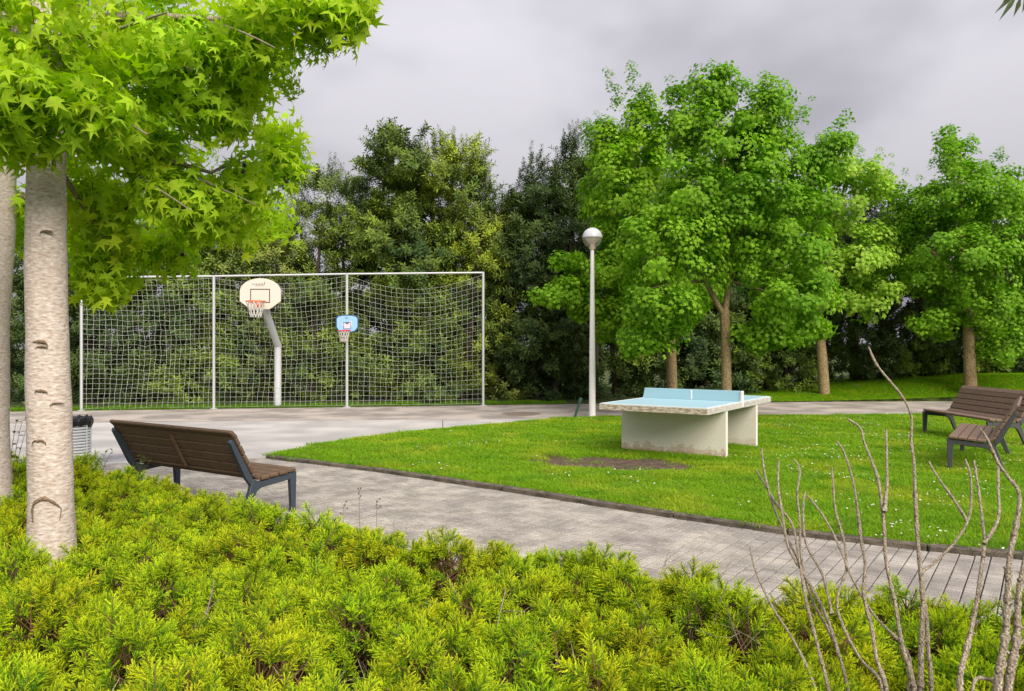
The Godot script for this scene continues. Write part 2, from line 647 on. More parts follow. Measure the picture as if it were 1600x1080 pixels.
func timber(called: String, lo: Color, hi: Color, seed_: int) -> StandardMaterial3D:
	var w := 512
	var h := 256
	var im := Image.create(w, h, false, Image.FORMAT_RGB8)
	var a := noise(1.0, seed_, 4)
	var b := noise(1.0, seed_ + 5, 3)
	for y in h:
		for x in w:
			var n := a.get_noise_2d(x * 0.012, y * 0.32) * 0.8 + 0.5
			var g := b.get_noise_2d(x * 0.03, y * 0.04)
			var c := lo.lerp(hi, clampf(n + g * 0.35, 0, 1))
			c = c.lerp(Color(0.075, 0.075, 0.02), smoothstep(0.1, 0.55, g) * 0.45)      # algae
			im.set_pixel(x, y, c.linear_to_srgb())
	var m := mat(called, Color.WHITE, 0.75)
	m.albedo_texture = ImageTexture.create_from_image(im)
	m.uv1_scale = Vector3(0.9, 2.5, 1)
	return m

func set_up_materials() -> void:
	stone("concrete", lin(0.62, 0.59, 0.56), [0.09, 0.82, 1.0, 1], [0.012, 0.86, 1.0, 2], 0.85, 1.3, 0.11)
	stone("sand_concrete", lin(0.56, 0.49, 0.43), [0.09, 0.8, 1.0, 3], [0.012, 0.78, 1.0, 4], 0.88, 1.3, 0.14)
	stone("grey_patch_tone", lin(0.36, 0.35, 0.37), [0.09, 0.85, 1.0, 5], [0.02, 0.85, 1.0, 6], 0.85, 1.3, 0.2)
	stone("paver", Color.WHITE, [0.07, 0.72, 1.0, 7], [0.015, 0.8, 1.0, 8], 0.9, 3.0, 0.33, 0.25)
	stone("kerbstone", lin(0.34, 0.28, 0.21), [0.06, 0.55, 1.0, 9], [0.02, 0.6, 1.0, 10], 0.95, 3.0, 0.6, 0.4)
	stone("joint_sand", lin(0.12, 0.105, 0.09), [0.1, 0.6, 1.0, 12], [0.02, 0.7, 1.0, 13], 1.0, 3.0, 0.3)
	stone("soil", lin(0.16, 0.10, 0.065), [0.08, 0.5, 1.0, 14], [0.03, 0.6, 1.0, 15], 1.0, 2.0, 0.5, 1.0)
	stone("bare_soil", lin(0.36, 0.235, 0.155), [0.08, 0.5, 1.0, 18], [0.03, 0.7, 1.0, 19], 1.0, 2.0, 0.5, 1.0)
	stone("thatch", lin(0.17, 0.26, 0.025), [0.09, 0.5, 1.0, 16], [0.02, 0.6, 1.0, 17], 1.0, 2.5, 0.3, 1.0)
	bark("pale_bark", Color(0.40, 0.31, 0.245), Color(0.55, 0.465, 0.405), Color(0.70, 0.63, 0.57), 31, 1.7, 14.0)
	M.pale_bark.heightmap_scale = 0.35
	bark("maple_bark", Color(0.13, 0.085, 0.04), Color(0.28, 0.20, 0.10), Color(0.46, 0.37, 0.17), 41, 2.5, 6.0)
	bark("dark_bark", Color(0.03, 0.022, 0.015), Color(0.07, 0.05, 0.035), Color(0.12, 0.09, 0.06), 51, 2.5, 6.0)
	bark("twig_bark", Color(0.07, 0.05, 0.03), Color(0.30, 0.24, 0.175), Color(0.60, 0.55, 0.42), 61, 0.7, 5.0)
	M.twig_bark.heightmap_scale = 0.2
	M.twig_bark.uv1_scale = Vector3(1, 4.0, 1)
	timber("old_timber", Color(0.075, 0.043, 0.024), Color(0.20, 0.12, 0.07), 71)
	timber("worn_timber", Color(0.11, 0.062, 0.043), Color(0.26, 0.165, 0.12), 81)
	mat("slate_metal", lin(0.05, 0.066, 0.085), 0.5, 0.2)
	mat("grey_metal", lin(0.065, 0.065, 0.07), 0.6, 0.1)
	mat("galvanised", lin(0.52, 0.53, 0.54), 0.5, 0.35)
	mat("pole_paint", lin(0.50, 0.52, 0.54), 0.5)
	mat("white_paint", lin(0.78, 0.77, 0.75), 0.55)
	mat("cord", lin(0.72, 0.73, 0.68), 0.9)
	mat("board_cream", lin(0.66, 0.60, 0.52), 0.55)
	mat("mark_grey", lin(0.10, 0.085, 0.075), 0.7)
	mat("hoop_orange", lin(0.80, 0.16, 0.03), 0.45)
	mat("hoop_red", lin(0.62, 0.06, 0.05), 0.45)
	mat("board_blue", lin(0.30, 0.52, 0.86), 0.4)
	mat("rim_navy", lin(0.02, 0.06, 0.14), 0.5)
	mat("pale_pink", lin(0.72, 0.60, 0.68), 0.5)
	mat("net_white", lin(0.62, 0.60, 0.55), 0.9)
	mat("dome_grey", lin(0.56, 0.56, 0.60), 0.35)
	mat("lamp_beige", lin(0.55, 0.42, 0.33), 0.6)
	mat("bag_black", lin(0.012, 0.012, 0.014), 0.32)
	mat("bin_metal", lin(0.74, 0.75, 0.78), 0.45, 0.1)
	mat("bin_dark", lin(0.10, 0.10, 0.11), 0.7)
	mat("stake_green", lin(0.02, 0.07, 0.05), 0.5)
	mat("table_blue", lin(0.32, 0.51, 0.58), 0.55)
	mat("petal", lin(0.8, 0.8, 0.78), 0.8)
	var g := mat("clear_bowl", Color(0.95, 0.93, 0.9, 0.16), 0.06)
	g.transparency = BaseMaterial3D.TRANSPARENCY_ALPHA
	leafy("sweetgum_leaf", 0.55, Color(0.95, 1.0, 0.3))
	leafy("maple_leaf", 0.55, Color(0.8, 0.95, 0.3))
	leafy("laurel_leaf", 0.45, Color(0.42, 0.5, 0.12))
	leafy("juniper_leaf", 0.75, Color(0.7, 0.7, 0.12))
	leafy("grass_blade", 0.65, Color(0.75, 0.85, 0.15))

var KERB := PackedVector2Array([Vector2(-3.3, 10.36), Vector2(-2.45, 9.8), Vector2(-1.54, 9.2), Vector2(0, 7.97), Vector2(1.17, 7.0), Vector2(2.08, 6.27), Vector2(2.9, 5.78), Vector2(3.66, 5.45), Vector2(5.0, 5.05), Vector2(7.5, 4.6)])
var LAWN := PackedVector2Array()
var PATH := PackedVector2Array()
var BED := PackedVector2Array([Vector2(-8, 7.6), Vector2(-5.2, 8.0), Vector2(-4.5, 8.05), Vector2(-3.9, 7.6), Vector2(-2.9, 6.65), Vector2(-2.2, 6.1), Vector2(-1.45, 5.55), Vector2(-0.75, 4.95), Vector2(-0.3, 4.55), Vector2(0.3, 4.5), Vector2(0.95, 4.4), Vector2(1.25, 4.1), Vector2(1.28, 3.75), Vector2(1.45, 3.8), Vector2(1.6, 4.1), Vector2(2.0, 3.95), Vector2(2.25, 3.6), Vector2(2.6, 3.35), Vector2(3.4, 2.9), Vector2(4.2, 2.3), Vector2(4.2, 0.9), Vector2(-8, 0.9)])
var FAR_LAWN := PackedVector2Array([Vector2(4.6, 20.3), Vector2(8, 20.65), Vector2(14, 21.05), Vector2(24, 22.2), Vector2(24, 27), Vector2(4.6, 27)])
var BARE := PackedVector2Array()
var WORN := PackedVector2Array()

func lawn_height(x: float, d: float) -> float:
	return 0.03 + 0.018 * wob.get_noise_2d(x * 3.0, d * 3.0)

func far_height(x: float, d: float) -> float:
	var s := smoothstep(5.0, 15.5, x)
	return 0.03 + 0.62 * s * smoothstep(20.2, 22.6, d)

func build_ground() -> void:
	var mb := MB.new()
	mb.quad(Vector3(-300, -0.1, 300), Vector3(300, -0.1, 300), Vector3(300, -0.1, -400), Vector3(-300, -0.1, -400))
	struct("ground", mb, M.thatch)
	# concrete court in slabs, with open joints
	var court := PackedVector2Array([Vector2(-24, 13.75), Vector2(-24, 8.2), Vector2(-9, 8.9), Vector2(-5.7, 9.62), Vector2(-4.9, 10.05), Vector2(-3.34, 10.42), Vector2(-2.94, 11.6), Vector2(-2.0, 13.0), Vector2(-0.62, 14.25), Vector2(0.6, 15.35), Vector2(0.9, 15.78), Vector2(0, 15.88), Vector2(-5.2, 15.45), Vector2(-10, 14.95)])
	var root := Node3D.new()
	root.name = "court"
	root.set_meta("kind", "structure")
	add_child(root)
	var ax := Vector2(cos(0.09), sin(0.09))
	var ay := Vector2(-ax.y, ax.x)
	for i in range(-6, 2):
		for j in range(0, 3):
			var o := ax * i * 4.2 + ay * (8.0 + j * 3.4)
			var cell := PackedVector2Array([o + (ax + ay) * 0.006, o + ax * 4.194 + ay * 0.006, o + ax * 4.194 + ay * 3.394, o + ax * 0.006 + ay * 3.394])
			for piece in Geometry2D.intersect_polygons(cell, court):
				part("slab", slab(piece, 0.0, 0.1, 0.003), M.concrete, root)
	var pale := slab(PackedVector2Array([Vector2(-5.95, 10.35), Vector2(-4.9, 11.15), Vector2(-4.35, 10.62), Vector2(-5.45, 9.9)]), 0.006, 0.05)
	struct("grey_patch", pale, M.grey_patch_tone)  # thin four-sided sheet, greyer and darker than the court around it
	# sandy path along the hedge
	var far_path := PackedVector2Array([Vector2(-24, 13.78), Vector2(-10, 14.98), Vector2(-5.2, 15.48), Vector2(0, 15.91), Vector2(0.95, 15.81), Vector2(1.3, 15.85), Vector2(2.15, 16.12), Vector2(5.4, 16.33), Vector2(8.85, 16.6), Vector2(14, 16.7), Vector2(24, 17.2), Vector2(24, 22.5), Vector2(14, 21.35), Vector2(8, 20.95), Vector2(4.5, 20.5), Vector2(4.5, 20.22), Vector2(1.6, 19.9), Vector2(-0.7, 19.45), Vector2(-10, 17.85), Vector2(-24, 15.8)])
	struct("hedge_path", slab(far_path, 0.004, 0.1), M.sand_concrete)
	# damp stain on the path
	var stain := PackedVector2Array()
	for i in 26:
		var a := TAU * i / 26
		stain.append(Vector2(0.2, 17.0) + Vector2(cos(a) * 0.42, sin(a) * 0.5) * (1.0 + 0.25 * wob.get_noise_2d(cos(a) * 9.0, sin(a) * 9.0)))
	M.damp = mat("damp", lin(0.24, 0.19, 0.15), 0.5)
	struct("damp_stain", slab(stain, 0.008, 0.004, 0.001), M.damp)
	# strip of verge under the net
	struct("verge", terrain(PackedVector2Array([Vector2(-24, 15.83), Vector2(-10, 17.88), Vector2(-0.7, 19.48), Vector2(1.6, 19.93), Vector2(4.55, 20.25), Vector2(4.55, 27), Vector2(-24, 27)]), 2.0, func(_x, _d): return 0.012), M.thatch)
	# lawns
	LAWN = KERB.duplicate()
	LAWN.append_array(PackedVector2Array([Vector2(15, 3.8), Vector2(15, 16.55), Vector2(8.85, 16.55), Vector2(5.4, 16.28), Vector2(2.15, 16.07), Vector2(1.3, 15.8), Vector2(0.93, 15.7), Vector2(0.65, 15.35), Vector2(-0.59, 14.22), Vector2(-1.95, 12.97), Vector2(-2.9, 11.57)]))
	struct("lawn", terrain(LAWN, 0.5, lawn_height), M.thatch)
	struct("far_lawn", terrain(FAR_LAWN, 0.6, far_height), M.thatch)
	# worn bare patch by the table
	for i in 40:
		var a := TAU * i / 40
		BARE.append(Vector2(1.28, 9.72) + Vector2(cos(a) * 1.0, sin(a) * 0.50 - cos(a) * 0.25) * (1.0 + 0.35 * wob.get_noise_2d(cos(a) * 6.0 + 40.0, sin(a) * 6.0)))
	for p in BARE: WORN.append((p - Vector2(1.28, 9.72)) * 1.08 + Vector2(1.28, 9.72) + Vector2(0, -0.06))
	struct("bare_earth", terrain(BARE, 0.2, func(x, d): return lawn_height(x, d) + 0.006 + 0.012 * wob.get_noise_2d(x * 30.0, d * 30.0)), M.bare_soil)
	# planting bed
	struct("planting_bed", terrain(BED, 0.5, func(x, d): return 0.03 + 0.02 * wob.get_noise_2d(x * 6.0, d * 6.0)), M.soil)
	build_path()

func build_path() -> void:
	PATH = KERB.duplicate()
	PATH.append_array(PackedVector2Array([Vector2(7.5, 3.0), Vector2(3.2, 2.7), Vector2(1.4, 3.4), Vector2(-0.65, 4.2), Vector2(-2.6, 5.7), Vector2(-4.2, 6.9), Vector2(-6.4, 7.3), Vector2(-8.5, 8.8), Vector2(-5.7, 9.58), Vector2(-4.9, 10.0)]))
	var root := struct("paved_path", slab(PATH, -0.022, 0.07), M.joint_sand)
	var A := Vector2(0.573, 0.8195)
	var B := Vector2(0.8195, -0.573)
	var lx := 0.097
	var lz := 0.0585
	var spots := []
	for i in range(-110, 110):
		var off := rng.randf_range(-0.006, 0.006)
		for j in range(-80, 230):
			var p := B * i * lx + A * (j * lz + off)
			if not inside(PATH, p.x, p.y): continue
			if inside(BED, p.x, p.y) and inside(BED, p.x, p.y + 0.5) and inside(BED, p.x + 0.35, p.y + 0.35): continue
			if absf(p.x) > 0.72 * p.y + 0.8: continue
			spots.append([p, p.length()])
	spots.sort_custom(func(a, b): return a[1] < b[1])
	var mb := MB.new()
	mb.box(Vector3.ZERO, Vector3(lx - 0.008, 0.03, lz - 0.007), Basis(), 0.003)
	var shape := mb.mesh()
	var patch := noise(0.9, 77, 3)
	var tones := [Color(0.61, 0.555, 0.49), Color(0.57, 0.51, 0.455), Color(0.64, 0.585, 0.51), Color(0.58, 0.525, 0.475), Color(0.69, 0.635, 0.545), Color(0.51, 0.455, 0.405)]
	var mats := []
	for c in tones:
		var m: StandardMaterial3D = M.paver.duplicate()
		m.albedo_color = lin(c.r, c.g, c.b)
		mats.append(m)
	var turn := Basis(Vector3.UP, -atan2(0.573, 0.8195))
	var where := []
	var tint := PackedColorArray()
	var shown := 0
	for s in spots:
		var p: Vector2 = s[0]
		var n := patch.get_noise_2d(p.x * 1.2, p.y * 1.2) + rng.randf_range(-0.35, 0.35)
		var k := 4 if n > 0.42 else 2 if n > 0.2 else 0 if n > 0.0 else 3 if n > -0.2 else 1 if n > -0.42 else 5
		var tr := Transform3D(turn * Basis.from_euler(Vector3(rng.randf_range(-0.012, 0.012), rng.randf_range(-0.012, 0.012), rng.randf_range(-0.012, 0.012))), Vector3(p.x, -0.0145 + rng.randf_range(-0.0018, 0.0018), -p.y))
		var vis := absf(p.x) < 0.667 * p.y and not inside(BED, p.x, p.y + 0.05)
		if vis and shown < 300:
			var o := MeshInstance3D.new()
			o.name = "paver"
			o.mesh = shape
			o.material_override = mats[k]
			o.transform = tr
			root.add_child(o, true)
			shown += 1
		else:
			where.append(tr)
			tint.append(tones[k])
	var rest := many("paver_field", shape, M.paver, where, tint, root)
	rest.set_meta("kind", "stuff")
	# edging stones along the lawn
	var kerb := thing("path_edging", Vector3(KERB[0].x, -0.1, -KERB[0].y), "low brown concrete edging between paved path and lawn", "kerb")
	var run := 0.0
	var pts := PackedVector2Array()
	var c2 := Curve2D.new()
	for p in KERB: c2.add_point(p)
	var total := c2.get_baked_length()
	while run + 0.99 < total:
		var a := c2.sample_baked(run + 0.003)
		var b := c2.sample_baked(run + 0.985)
		run += 0.99
		var e := MB.new()
		var mid := (a + b) * 0.5
		e.box(Vector3(mid.x, -0.026 + rng.randf_range(-0.006, 0.006), -mid.y), Vector3(a.distance_to(b), 0.15, 0.075), Basis(Vector3.UP, atan2(b.y - a.y, b.x - a.x)), 0.012)
		part("edging_stone", e, M.kerbstone, kerb, true)

# ------------------------------------------------------------------ evergreen hedge
func build_hedge() -> void:
	var specs := [
		# px of the middle, py of the top, half width px, distance, tone, label
		[-40, 300, 130, 21.0, 0, "dark evergreen laurel at the hedge end behind the pale trunks"],
		[140, 330, 110, 20.6, 0, "dark laurel behind the first bay of the ball net"],
		[290, 345, 100, 21.2, 1, "green laurel behind the second bay of the ball net"],
		[410, 315, 80, 22.0, 3, "pale olive laurel beside the bright sweetgum leaves above the backboard"],
		[515, 262, 75, 21.6, 1, "laurel with upright shoots above the small blue backboard"],
		[625, 226, 85, 21.3, 1, "tall dense laurel, highest of the hedge above the net"],
		[705, 218, 80, 21.9, 2, "tall laurel with yellowish shoots above the last net post"],
		[770, 300, 50, 22.6, 3, "narrow pale laurel beside the gap of sky in the hedge"],
		[838, 244, 52, 21.8, 0, "dark pointed evergreen just beyond the gap of sky"],
		[905, 205, 60, 22.6, 0, "dark tall evergreen behind the globe lamp"],
		[985, 200, 75, 23.6, 1, "dark laurel behind the thin top shoots of the left maple"],
		[1090, 300, 95, 23.4, 0, "dark laurel in the shade behind the central maple"],
		[1215, 300, 95, 23.6, 1, "dark laurel between central maple and yellow-green maple"],
		[1335, 320, 95, 24.2, 0, "dark laurel behind the yellow-green maple trunk"],
		[1455, 330, 95, 24.4, 1, "dark laurel between the two far lawn trunks"],
		[1570, 300, 95, 24.8, 0, "dark laurel behind the benches and rightmost maple"],
		[1690, 280, 110, 25.0, 1, "dark laurel at the far right end of the hedge"],
	]
	var lows := [Color(0.048, 0.088, 0.034), Color(0.062, 0.112, 0.034), Color(0.080, 0.138, 0.034), Color(0.13, 0.18, 0.05)]
	var highs := [Color(0.12, 0.18, 0.04), Color(0.24, 0.335, 0.04), Color(0.37, 0.46, 0.04), Color(0.37, 0.43, 0.08)]
	var sprigs := [laurel_sprig(18, 0.30, 0.13), laurel_sprig(15, 0.34, 0.12), laurel_sprig(20, 0.28, 0.14)]
	var idx := 0
	for q in specs:
		var d: float = q[3]
		var s := d / 1200.0
		var top: float = EYE + (540.0 - q[1]) * s
		var r: float = q[2] * s * 1.12
		var x: float = (q[0] - 800.0) * s
		var ground := far_height(x, d) if x > 5.0 else 0.0
		var t := thing("evergreen_laurel", Vector3(x, ground, -d), q[5], "shrub", "evergreen laurels of the hedge")
		for k in 3:
			var f := Vector3(x + rng.randf_range(-0.5, 0.5), ground, -d + rng.randf_range(-0.3, 0.3))
			limb(t, M.dark_bark, f, f + Vector3(rng.randf_range(-0.6, 0.6), top * 0.75, rng.randf_range(-0.3, 0.3)), 0.09, 0.03, 0.0, "trunk" if k == 0 else "stem")
		var lobes := []
		var y := ground + 0.55
		while y < top - 0.5:
			var u := (y - ground) / (top - ground)
			var rr := r * (1.0 if u < 0.55 else lerpf(1.0, 0.42, (u - 0.55) / 0.45))
			for k in 3:
				var a := TAU * (k / 3.0) + rng.randf() * 2.0
				lobes.append([Vector3(x + cos(a) * rr * 0.5, y + rng.randf_range(-0.2, 0.2), -d + sin(a) * 0.7), Vector3(rr * rng.randf_range(0.6, 0.8), rng.randf_range(0.65, 0.95), rng.randf_range(0.75, 1.05))])
			y += 0.85
		var where := []
		crown_spots(lobes, 17.0, 0.8, Vector2(0.65, 1.1), where, 0.5, 7, 0.25)
		for k in int(26 * r):
			var e := rng.randf_range(-1.0, 1.0)
			var o := Vector3(x + e * r * 0.8, top - 0.55 - absf(e) * absf(e) * (top - ground) * 0.22, -d + rng.randf_range(-0.6, 0.6))
			shoot_spots(o, o + Vector3(rng.randf_range(-0.12, 0.12), rng.randf_range(0.4, 0.95), 0), 5, 0.10, 1.0, Vector2(0.6, 0.95), where)
		crown(t, sprigs[idx % 3], M.laurel_leaf, where, lows[q[4]], highs[q[4]], 1.5)
		if idx == 2 or idx == 7:
			var red := MB.new()
			var c := P(258, 372, d - 1.2) if idx == 2 else P(793, 407, d - 1.1)
			for k in 34:
				red.col = Color(0.50, 0.15, 0.06) * rng.randf_range(0.6, 1.3)
				blade_leaf(red, c + rdir() * Vector3(0.10, 0.16, 0.10) * rng.randf(), (rdir() + Vector3.UP * 0.4).normalized(), Vector3.UP + rdir() * 0.5, 0.10, 0.036)
			part("red_leaves", red, M.laurel_leaf, t, true).set_meta("kind", "stuff")
		idx += 1

# ------------------------------------------------------------------ maples
func build_maples() -> void:
	var sprig_a := star_sprig(13, 0.21, 0.10, 0.34, 0.7, 0.22)
	var sprig_b := star_sprig(13, 0.23, 0.105, 0.34, 0.8, 0.22)
	# central maple on the lawn behind the table
	var d := 15.3
	var base := Vector3(P(1135, 0, d).x, 0.02, -d)
	var t := thing("maple_tree", base, "full green maple with lichened trunk rising behind the table tennis table", "tree", "maples")
	var mb := MB.new()
	var fork := P(1132, 485, d)
	mb.tube(bez(base - Vector3(0, 0.15, 0), P(1136, 560, d), fork, 10), PackedFloat32Array([0.15, 0.125, 0.108, 0.1, 0.098, 0.096, 0.095, 0.094, 0.094, 0.096, 0.1]), 12, true, wob, 0.08)
	part("trunk", mb, M.maple_bark, t, true)
	limb(t, M.maple_bark, fork - Vector3(0, 0.1, 0), P(1145, 400, d), 0.07, 0.055)
	limb(t, M.maple_bark, P(1145, 400, d), P(1120, 150, d), 0.055, 0.012)
	limb(t, M.maple_bark, P(1145, 405, d), P(1210, 180, d - 0.3), 0.045, 0.012)
	limb(t, M.maple_bark, fork - Vector3(0, 0.12, 0), P(1060, 340, d - 0.3), 0.06, 0.02, -0.08)
	limb(t, M.maple_bark, P(1143, 430, d), P(1290, 260, d + 0.2), 0.04, 0.012, -0.05)
	limb(t, M.maple_bark, P(1100, 440, d), P(1020, 450, d - 0.4), 0.03, 0.01, 0.05)
	limb(t, M.maple_bark, P(1143, 440, d), P(1240, 470, d - 0.6), 0.03, 0.01, 0.05)
	var lobes := lobe_list([[1130, 250, d, 75, 95, 1.3], [1125, 350, d, 110, 75, 1.4], [1050, 400, d - 0.3, 90, 80, 1.2], [1215, 380, d, 95, 90, 1.3], [1225, 280, d + 0.2, 70, 75, 1.1],
		[1292, 240, d, 36, 48, 0.6], [1110, 145, d, 42, 48, 0.6], [1190, 175, d - 0.2, 50, 55, 0.7], [1065, 190, d, 38, 50, 0.6], [1222, 465, d - 0.6, 55, 40, 0.8], [1250, 470, d - 0.3, 75, 55, 1.0],
		[1035, 480, d - 0.4, 70, 42, 0.9], [1080, 300, d - 0.6, 60, 60, 0.9], [1180, 300, d - 0.9, 60, 60, 0.8], [1105, 215, d - 0.2, 50, 60, 0.8], [1165, 225, d, 50, 60, 0.8], [1200, 520, d - 0.2, 60, 28, 0.8], [1010, 530, d, 60, 26, 0.8]])
	var where := []
	crown_spots(lobes, 16.0, 0.6, Vector2(0.75, 1.15), where, 0.6, 8, 0.28)
	crown_spots(lobes, 5.0, 0.6, Vector2(0.7, 1.1), where, 0.4, 2, 0.2)
	for q in [[1112, 150, 1118, 90], [1075, 180, 1048, 122], [1200, 160, 1195, 112], [1165, 160, 1160, 120], [1300, 225, 1325, 175], [1240, 220, 1262, 150], [1145, 140, 1142, 108], [1220, 165, 1225, 130]]:
		shoot_spots(P(q[0], q[1], d), P(q[2], q[3], d), 12, 0.26, 0.5, Vector2(0.7, 1.05), where)
	crown(t, sprig_a, M.maple_leaf, where, Color(0.16, 0.345, 0.02), Color(0.30, 0.53, 0.03), 1.4)
	# maple with the low branch, behind the lamp
	d = 18.6
	base = Vector3(P(1050, 0, 20.7).x, 0.0, -20.7)
	t = thing("maple_tree", base, "maple with tall thin top shoots and a low branch crossing behind the lamp", "tree", "maples")
	mb = MB.new()
	mb.tube(bez(base - Vector3(0, 0.1, 0), P(1050, 560, 20.6), P(1046, 480, 20.2), 6), taper(0.15, 0.115, 7), 10, true, wob, 0.08)
	part("trunk", mb, M.maple_bark, t, true)
	limb(t, M.maple_bark, P(1046, 484, 20.2), P(985, 200, d + 0.6), 0.10, 0.02)
	limb(t, M.maple_bark, P(1040, 460, 20.0), P(850, 462, d), 0.06, 0.012, 0.06)
	limb(t, M.maple_bark, P(1030, 420, 19.8), P(940, 320, d), 0.05, 0.012, -0.05)
	lobes = lobe_list([[965, 310, d, 55, 85, 1.4], [990, 400, d, 75, 70, 1.4], [945, 430, d - 0.2, 60, 32, 1.0], [865, 462, d - 0.3, 38, 14, 0.7], [905, 450, d - 0.3, 40, 18, 0.7], [935, 480, d - 0.3, 55, 22, 0.9], [1010, 260, d + 0.3, 45, 70, 1.0], [985, 500, d, 70, 36, 1.1], [1010, 450, d, 60, 50, 1.2],
		[955, 230, d, 34, 45, 0.8], [1000, 190, d, 26, 40, 0.6], [1060, 470, d + 0.5, 80, 50, 1.2], [890, 405, d, 34, 14, 0.6]])
	where = []
	crown_spots(lobes, 14.0, 0.7, Vector2(0.8, 1.2), where, 0.6, 7, 0.28)
	for q in [[1005, 200, 985, 96], [985, 220, 948, 106], [1015, 190, 1008, 130], [935, 250, 912, 182], [1020, 215, 1022, 165], [930, 280, 935, 175]]:
		shoot_spots(P(q[0], q[1], d), P(q[2], q[3], d), 26, 0.22, 0.5, Vector2(0.65, 1.0), where)
	crown(t, sprig_b, M.maple_leaf, where, Color(0.20, 0.40, 0.02), Color(0.33, 0.55, 0.03), 1.3)
	# yellow-green maple on the far lawn
	d = 21.6
	base = Vector3(P(1288, 0, d).x, far_height(P(1288, 0, d).x, d), -d)
	t = thing("maple_tree", base, "pale yellow-green maple on the far lawn behind the table's end", "tree", "maples")
	mb = MB.new()
	mb.tube(bez(base - Vector3(0, 0.1, 0), P(1286, 560, d), P(1278, 490, d), 6), taper(0.16, 0.115, 7), 10, true, wob, 0.08)
	part("trunk", mb, M.maple_bark, t, true)
	limb(t, M.maple_bark, P(1278, 494, d), P(1330, 250, d), 0.1, 0.015)
	limb(t, M.maple_bark, P(1282, 480, d), P(1375, 455, d - 0.5), 0.06, 0.012, 0.05)
	limb(t, M.maple_bark, P(1280, 460, d), P(1230, 380, d), 0.05, 0.012)
	lobes = lobe_list([[1325, 320, d, 55, 75, 1.5], [1300, 415, d, 80, 60, 1.7], [1350, 275, d, 36, 45, 0.9], [1295, 290, d, 45, 60, 1.1], [1372, 452, d - 0.6, 32, 14, 0.8], [1245, 455, d, 60, 48, 1.2], [1345, 405, d - 0.3, 50, 40, 1.2], [1370, 370, d, 28, 40, 0.8], [1330, 475, d - 0.4, 45, 22, 0.9], [1388, 325, d + 0.5, 28, 60, 0.9], [1395, 400, d + 0.6, 34, 50, 0.9]])
	where = []
	crown_spots(lobes, 8.0, 0.8, Vector2(0.85, 1.3), where, 0.55, 5, 0.30)
	for q in [[1345, 270, 1342, 215], [1365, 280, 1375, 225], [1310, 280, 1305, 215], [1380, 320, 1392, 240], [1330, 260, 1325, 222], [1290, 260, 1280, 205]]:
		shoot_spots(P(q[0], q[1], d), P(q[2], q[3], d), 11, 0.2, 0.6, Vector2(0.6, 1.0), where)
	crown(t, sprig_b, M.maple_leaf, where, Color(0.30, 0.50, 0.045), Color(0.45, 0.64, 0.085), 1.3)
	# rightmost maple
	d = 20.9
	base = Vector3(P(1517, 0, d).x, far_height(P(1517, 0, d).x, d), -d)
	t = thing("maple_tree", base, "green maple on the raised far lawn behind the two right benches", "tree", "maples")
	mb = MB.new()
	mb.tube(bez(base - Vector3(0, 0.1, 0), P(1516, 560, d), P(1510, 470, d), 6), taper(0.18, 0.12, 7), 10, true, wob, 0.08)
	part("trunk", mb, M.maple_bark, t, true)
	limb(t, M.maple_bark, P(1510, 475, d), P(1500, 220, d), 0.11, 0.015)
	limb(t, M.maple_bark, P(1511, 450, d), P(1570, 370, d + 0.3), 0.06, 0.02)
	limb(t, M.maple_bark, P(1510, 440, d), P(1440, 380, d), 0.06, 0.015)
	lobes = lobe_list([[1505, 310, d, 75, 65, 1.6], [1500, 410, d, 80, 70, 1.8], [1585, 370, d, 60, 90, 1.5], [1492, 240, d, 28, 40, 0.7], [1555, 285, d, 45, 50, 1.0], [1442, 420, d, 45, 50, 1.2], [1535, 485, d - 0.3, 65, 34, 1.2], [1640, 440, d, 70, 80, 1.5], [1460, 335, d, 45, 50, 1.1], [1610, 500, d, 60, 40, 1.2], [1645, 330, d, 50, 70, 1.2], [1570, 540, d - 0.4, 50, 24, 0.9], [1470, 500, d - 0.4, 45, 30, 0.9], [1425, 330, d + 0.3, 34, 50, 0.9], [1510, 390, d - 1.2, 55, 50, 0.7], [1500, 290, d - 0.9, 40, 45, 0.6], [1530, 440, d - 1.0, 50, 34, 0.6]])
	where = []
	crown_spots(lobes, 12.0, 0.7, Vector2(0.85, 1.3), where, 0.6, 7, 0.32)
	for q in [[1490, 240, 1490, 192], [1515, 245, 1522, 205], [1470, 270, 1458, 225], [1555, 260, 1568, 230], [1430, 380, 1412, 255], [1440, 360, 1438, 265]]:
		shoot_spots(P(q[0], q[1], d), P(q[2], q[3], d), 10, 0.2, 0.6, Vector2(0.65, 1.0), where)
	crown(t, sprig_a, M.maple_leaf, where, Color(0.17, 0.36, 0.024), Color(0.29, 0.51, 0.034), 1.3)

# ------------------------------------------------------------------ sweetgums
func scar(t: Node3D, c: Vector3, r: float, w: float, h: float, off: float) -> void:
	# old branch scar: an uneven arched ridge on the bark
	var mb := MB.new()
	var p := PackedVector3Array()
	for i in 11:
		var a := PI * i / 10.0
		var x := cos(a) * w * (1.0 + 0.35 * wob.get_noise_3d(i * 0.9, c.y * 50.0, 3.0))
		p.append(Vector3(c.x + x, c.y + sin(a) * h * (1.0 + 0.4 * wob.get_noise_3d(i * 0.9, c.y * 50.0, 9.0)) - (0.3 * h if i == 0 or i == 10 else 0.0), c.z + sqrt(maxf(r * r - (x + off) * (x + off), 0.0)) - 0.001))
	var k := clampf(w / 0.05, 0.5, 1.0)
	mb.tube(p, PackedFloat32Array([0.002 * k, 0.004 * k, 0.006 * k, 0.009 * k, 0.007 * k, 0.010 * k, 0.007 * k, 0.008 * k, 0.005 * k, 0.004 * k, 0.002 * k]), 7, true, wob, 1.2)
	part("branch_scar", mb, M.scar_bark, t, true)

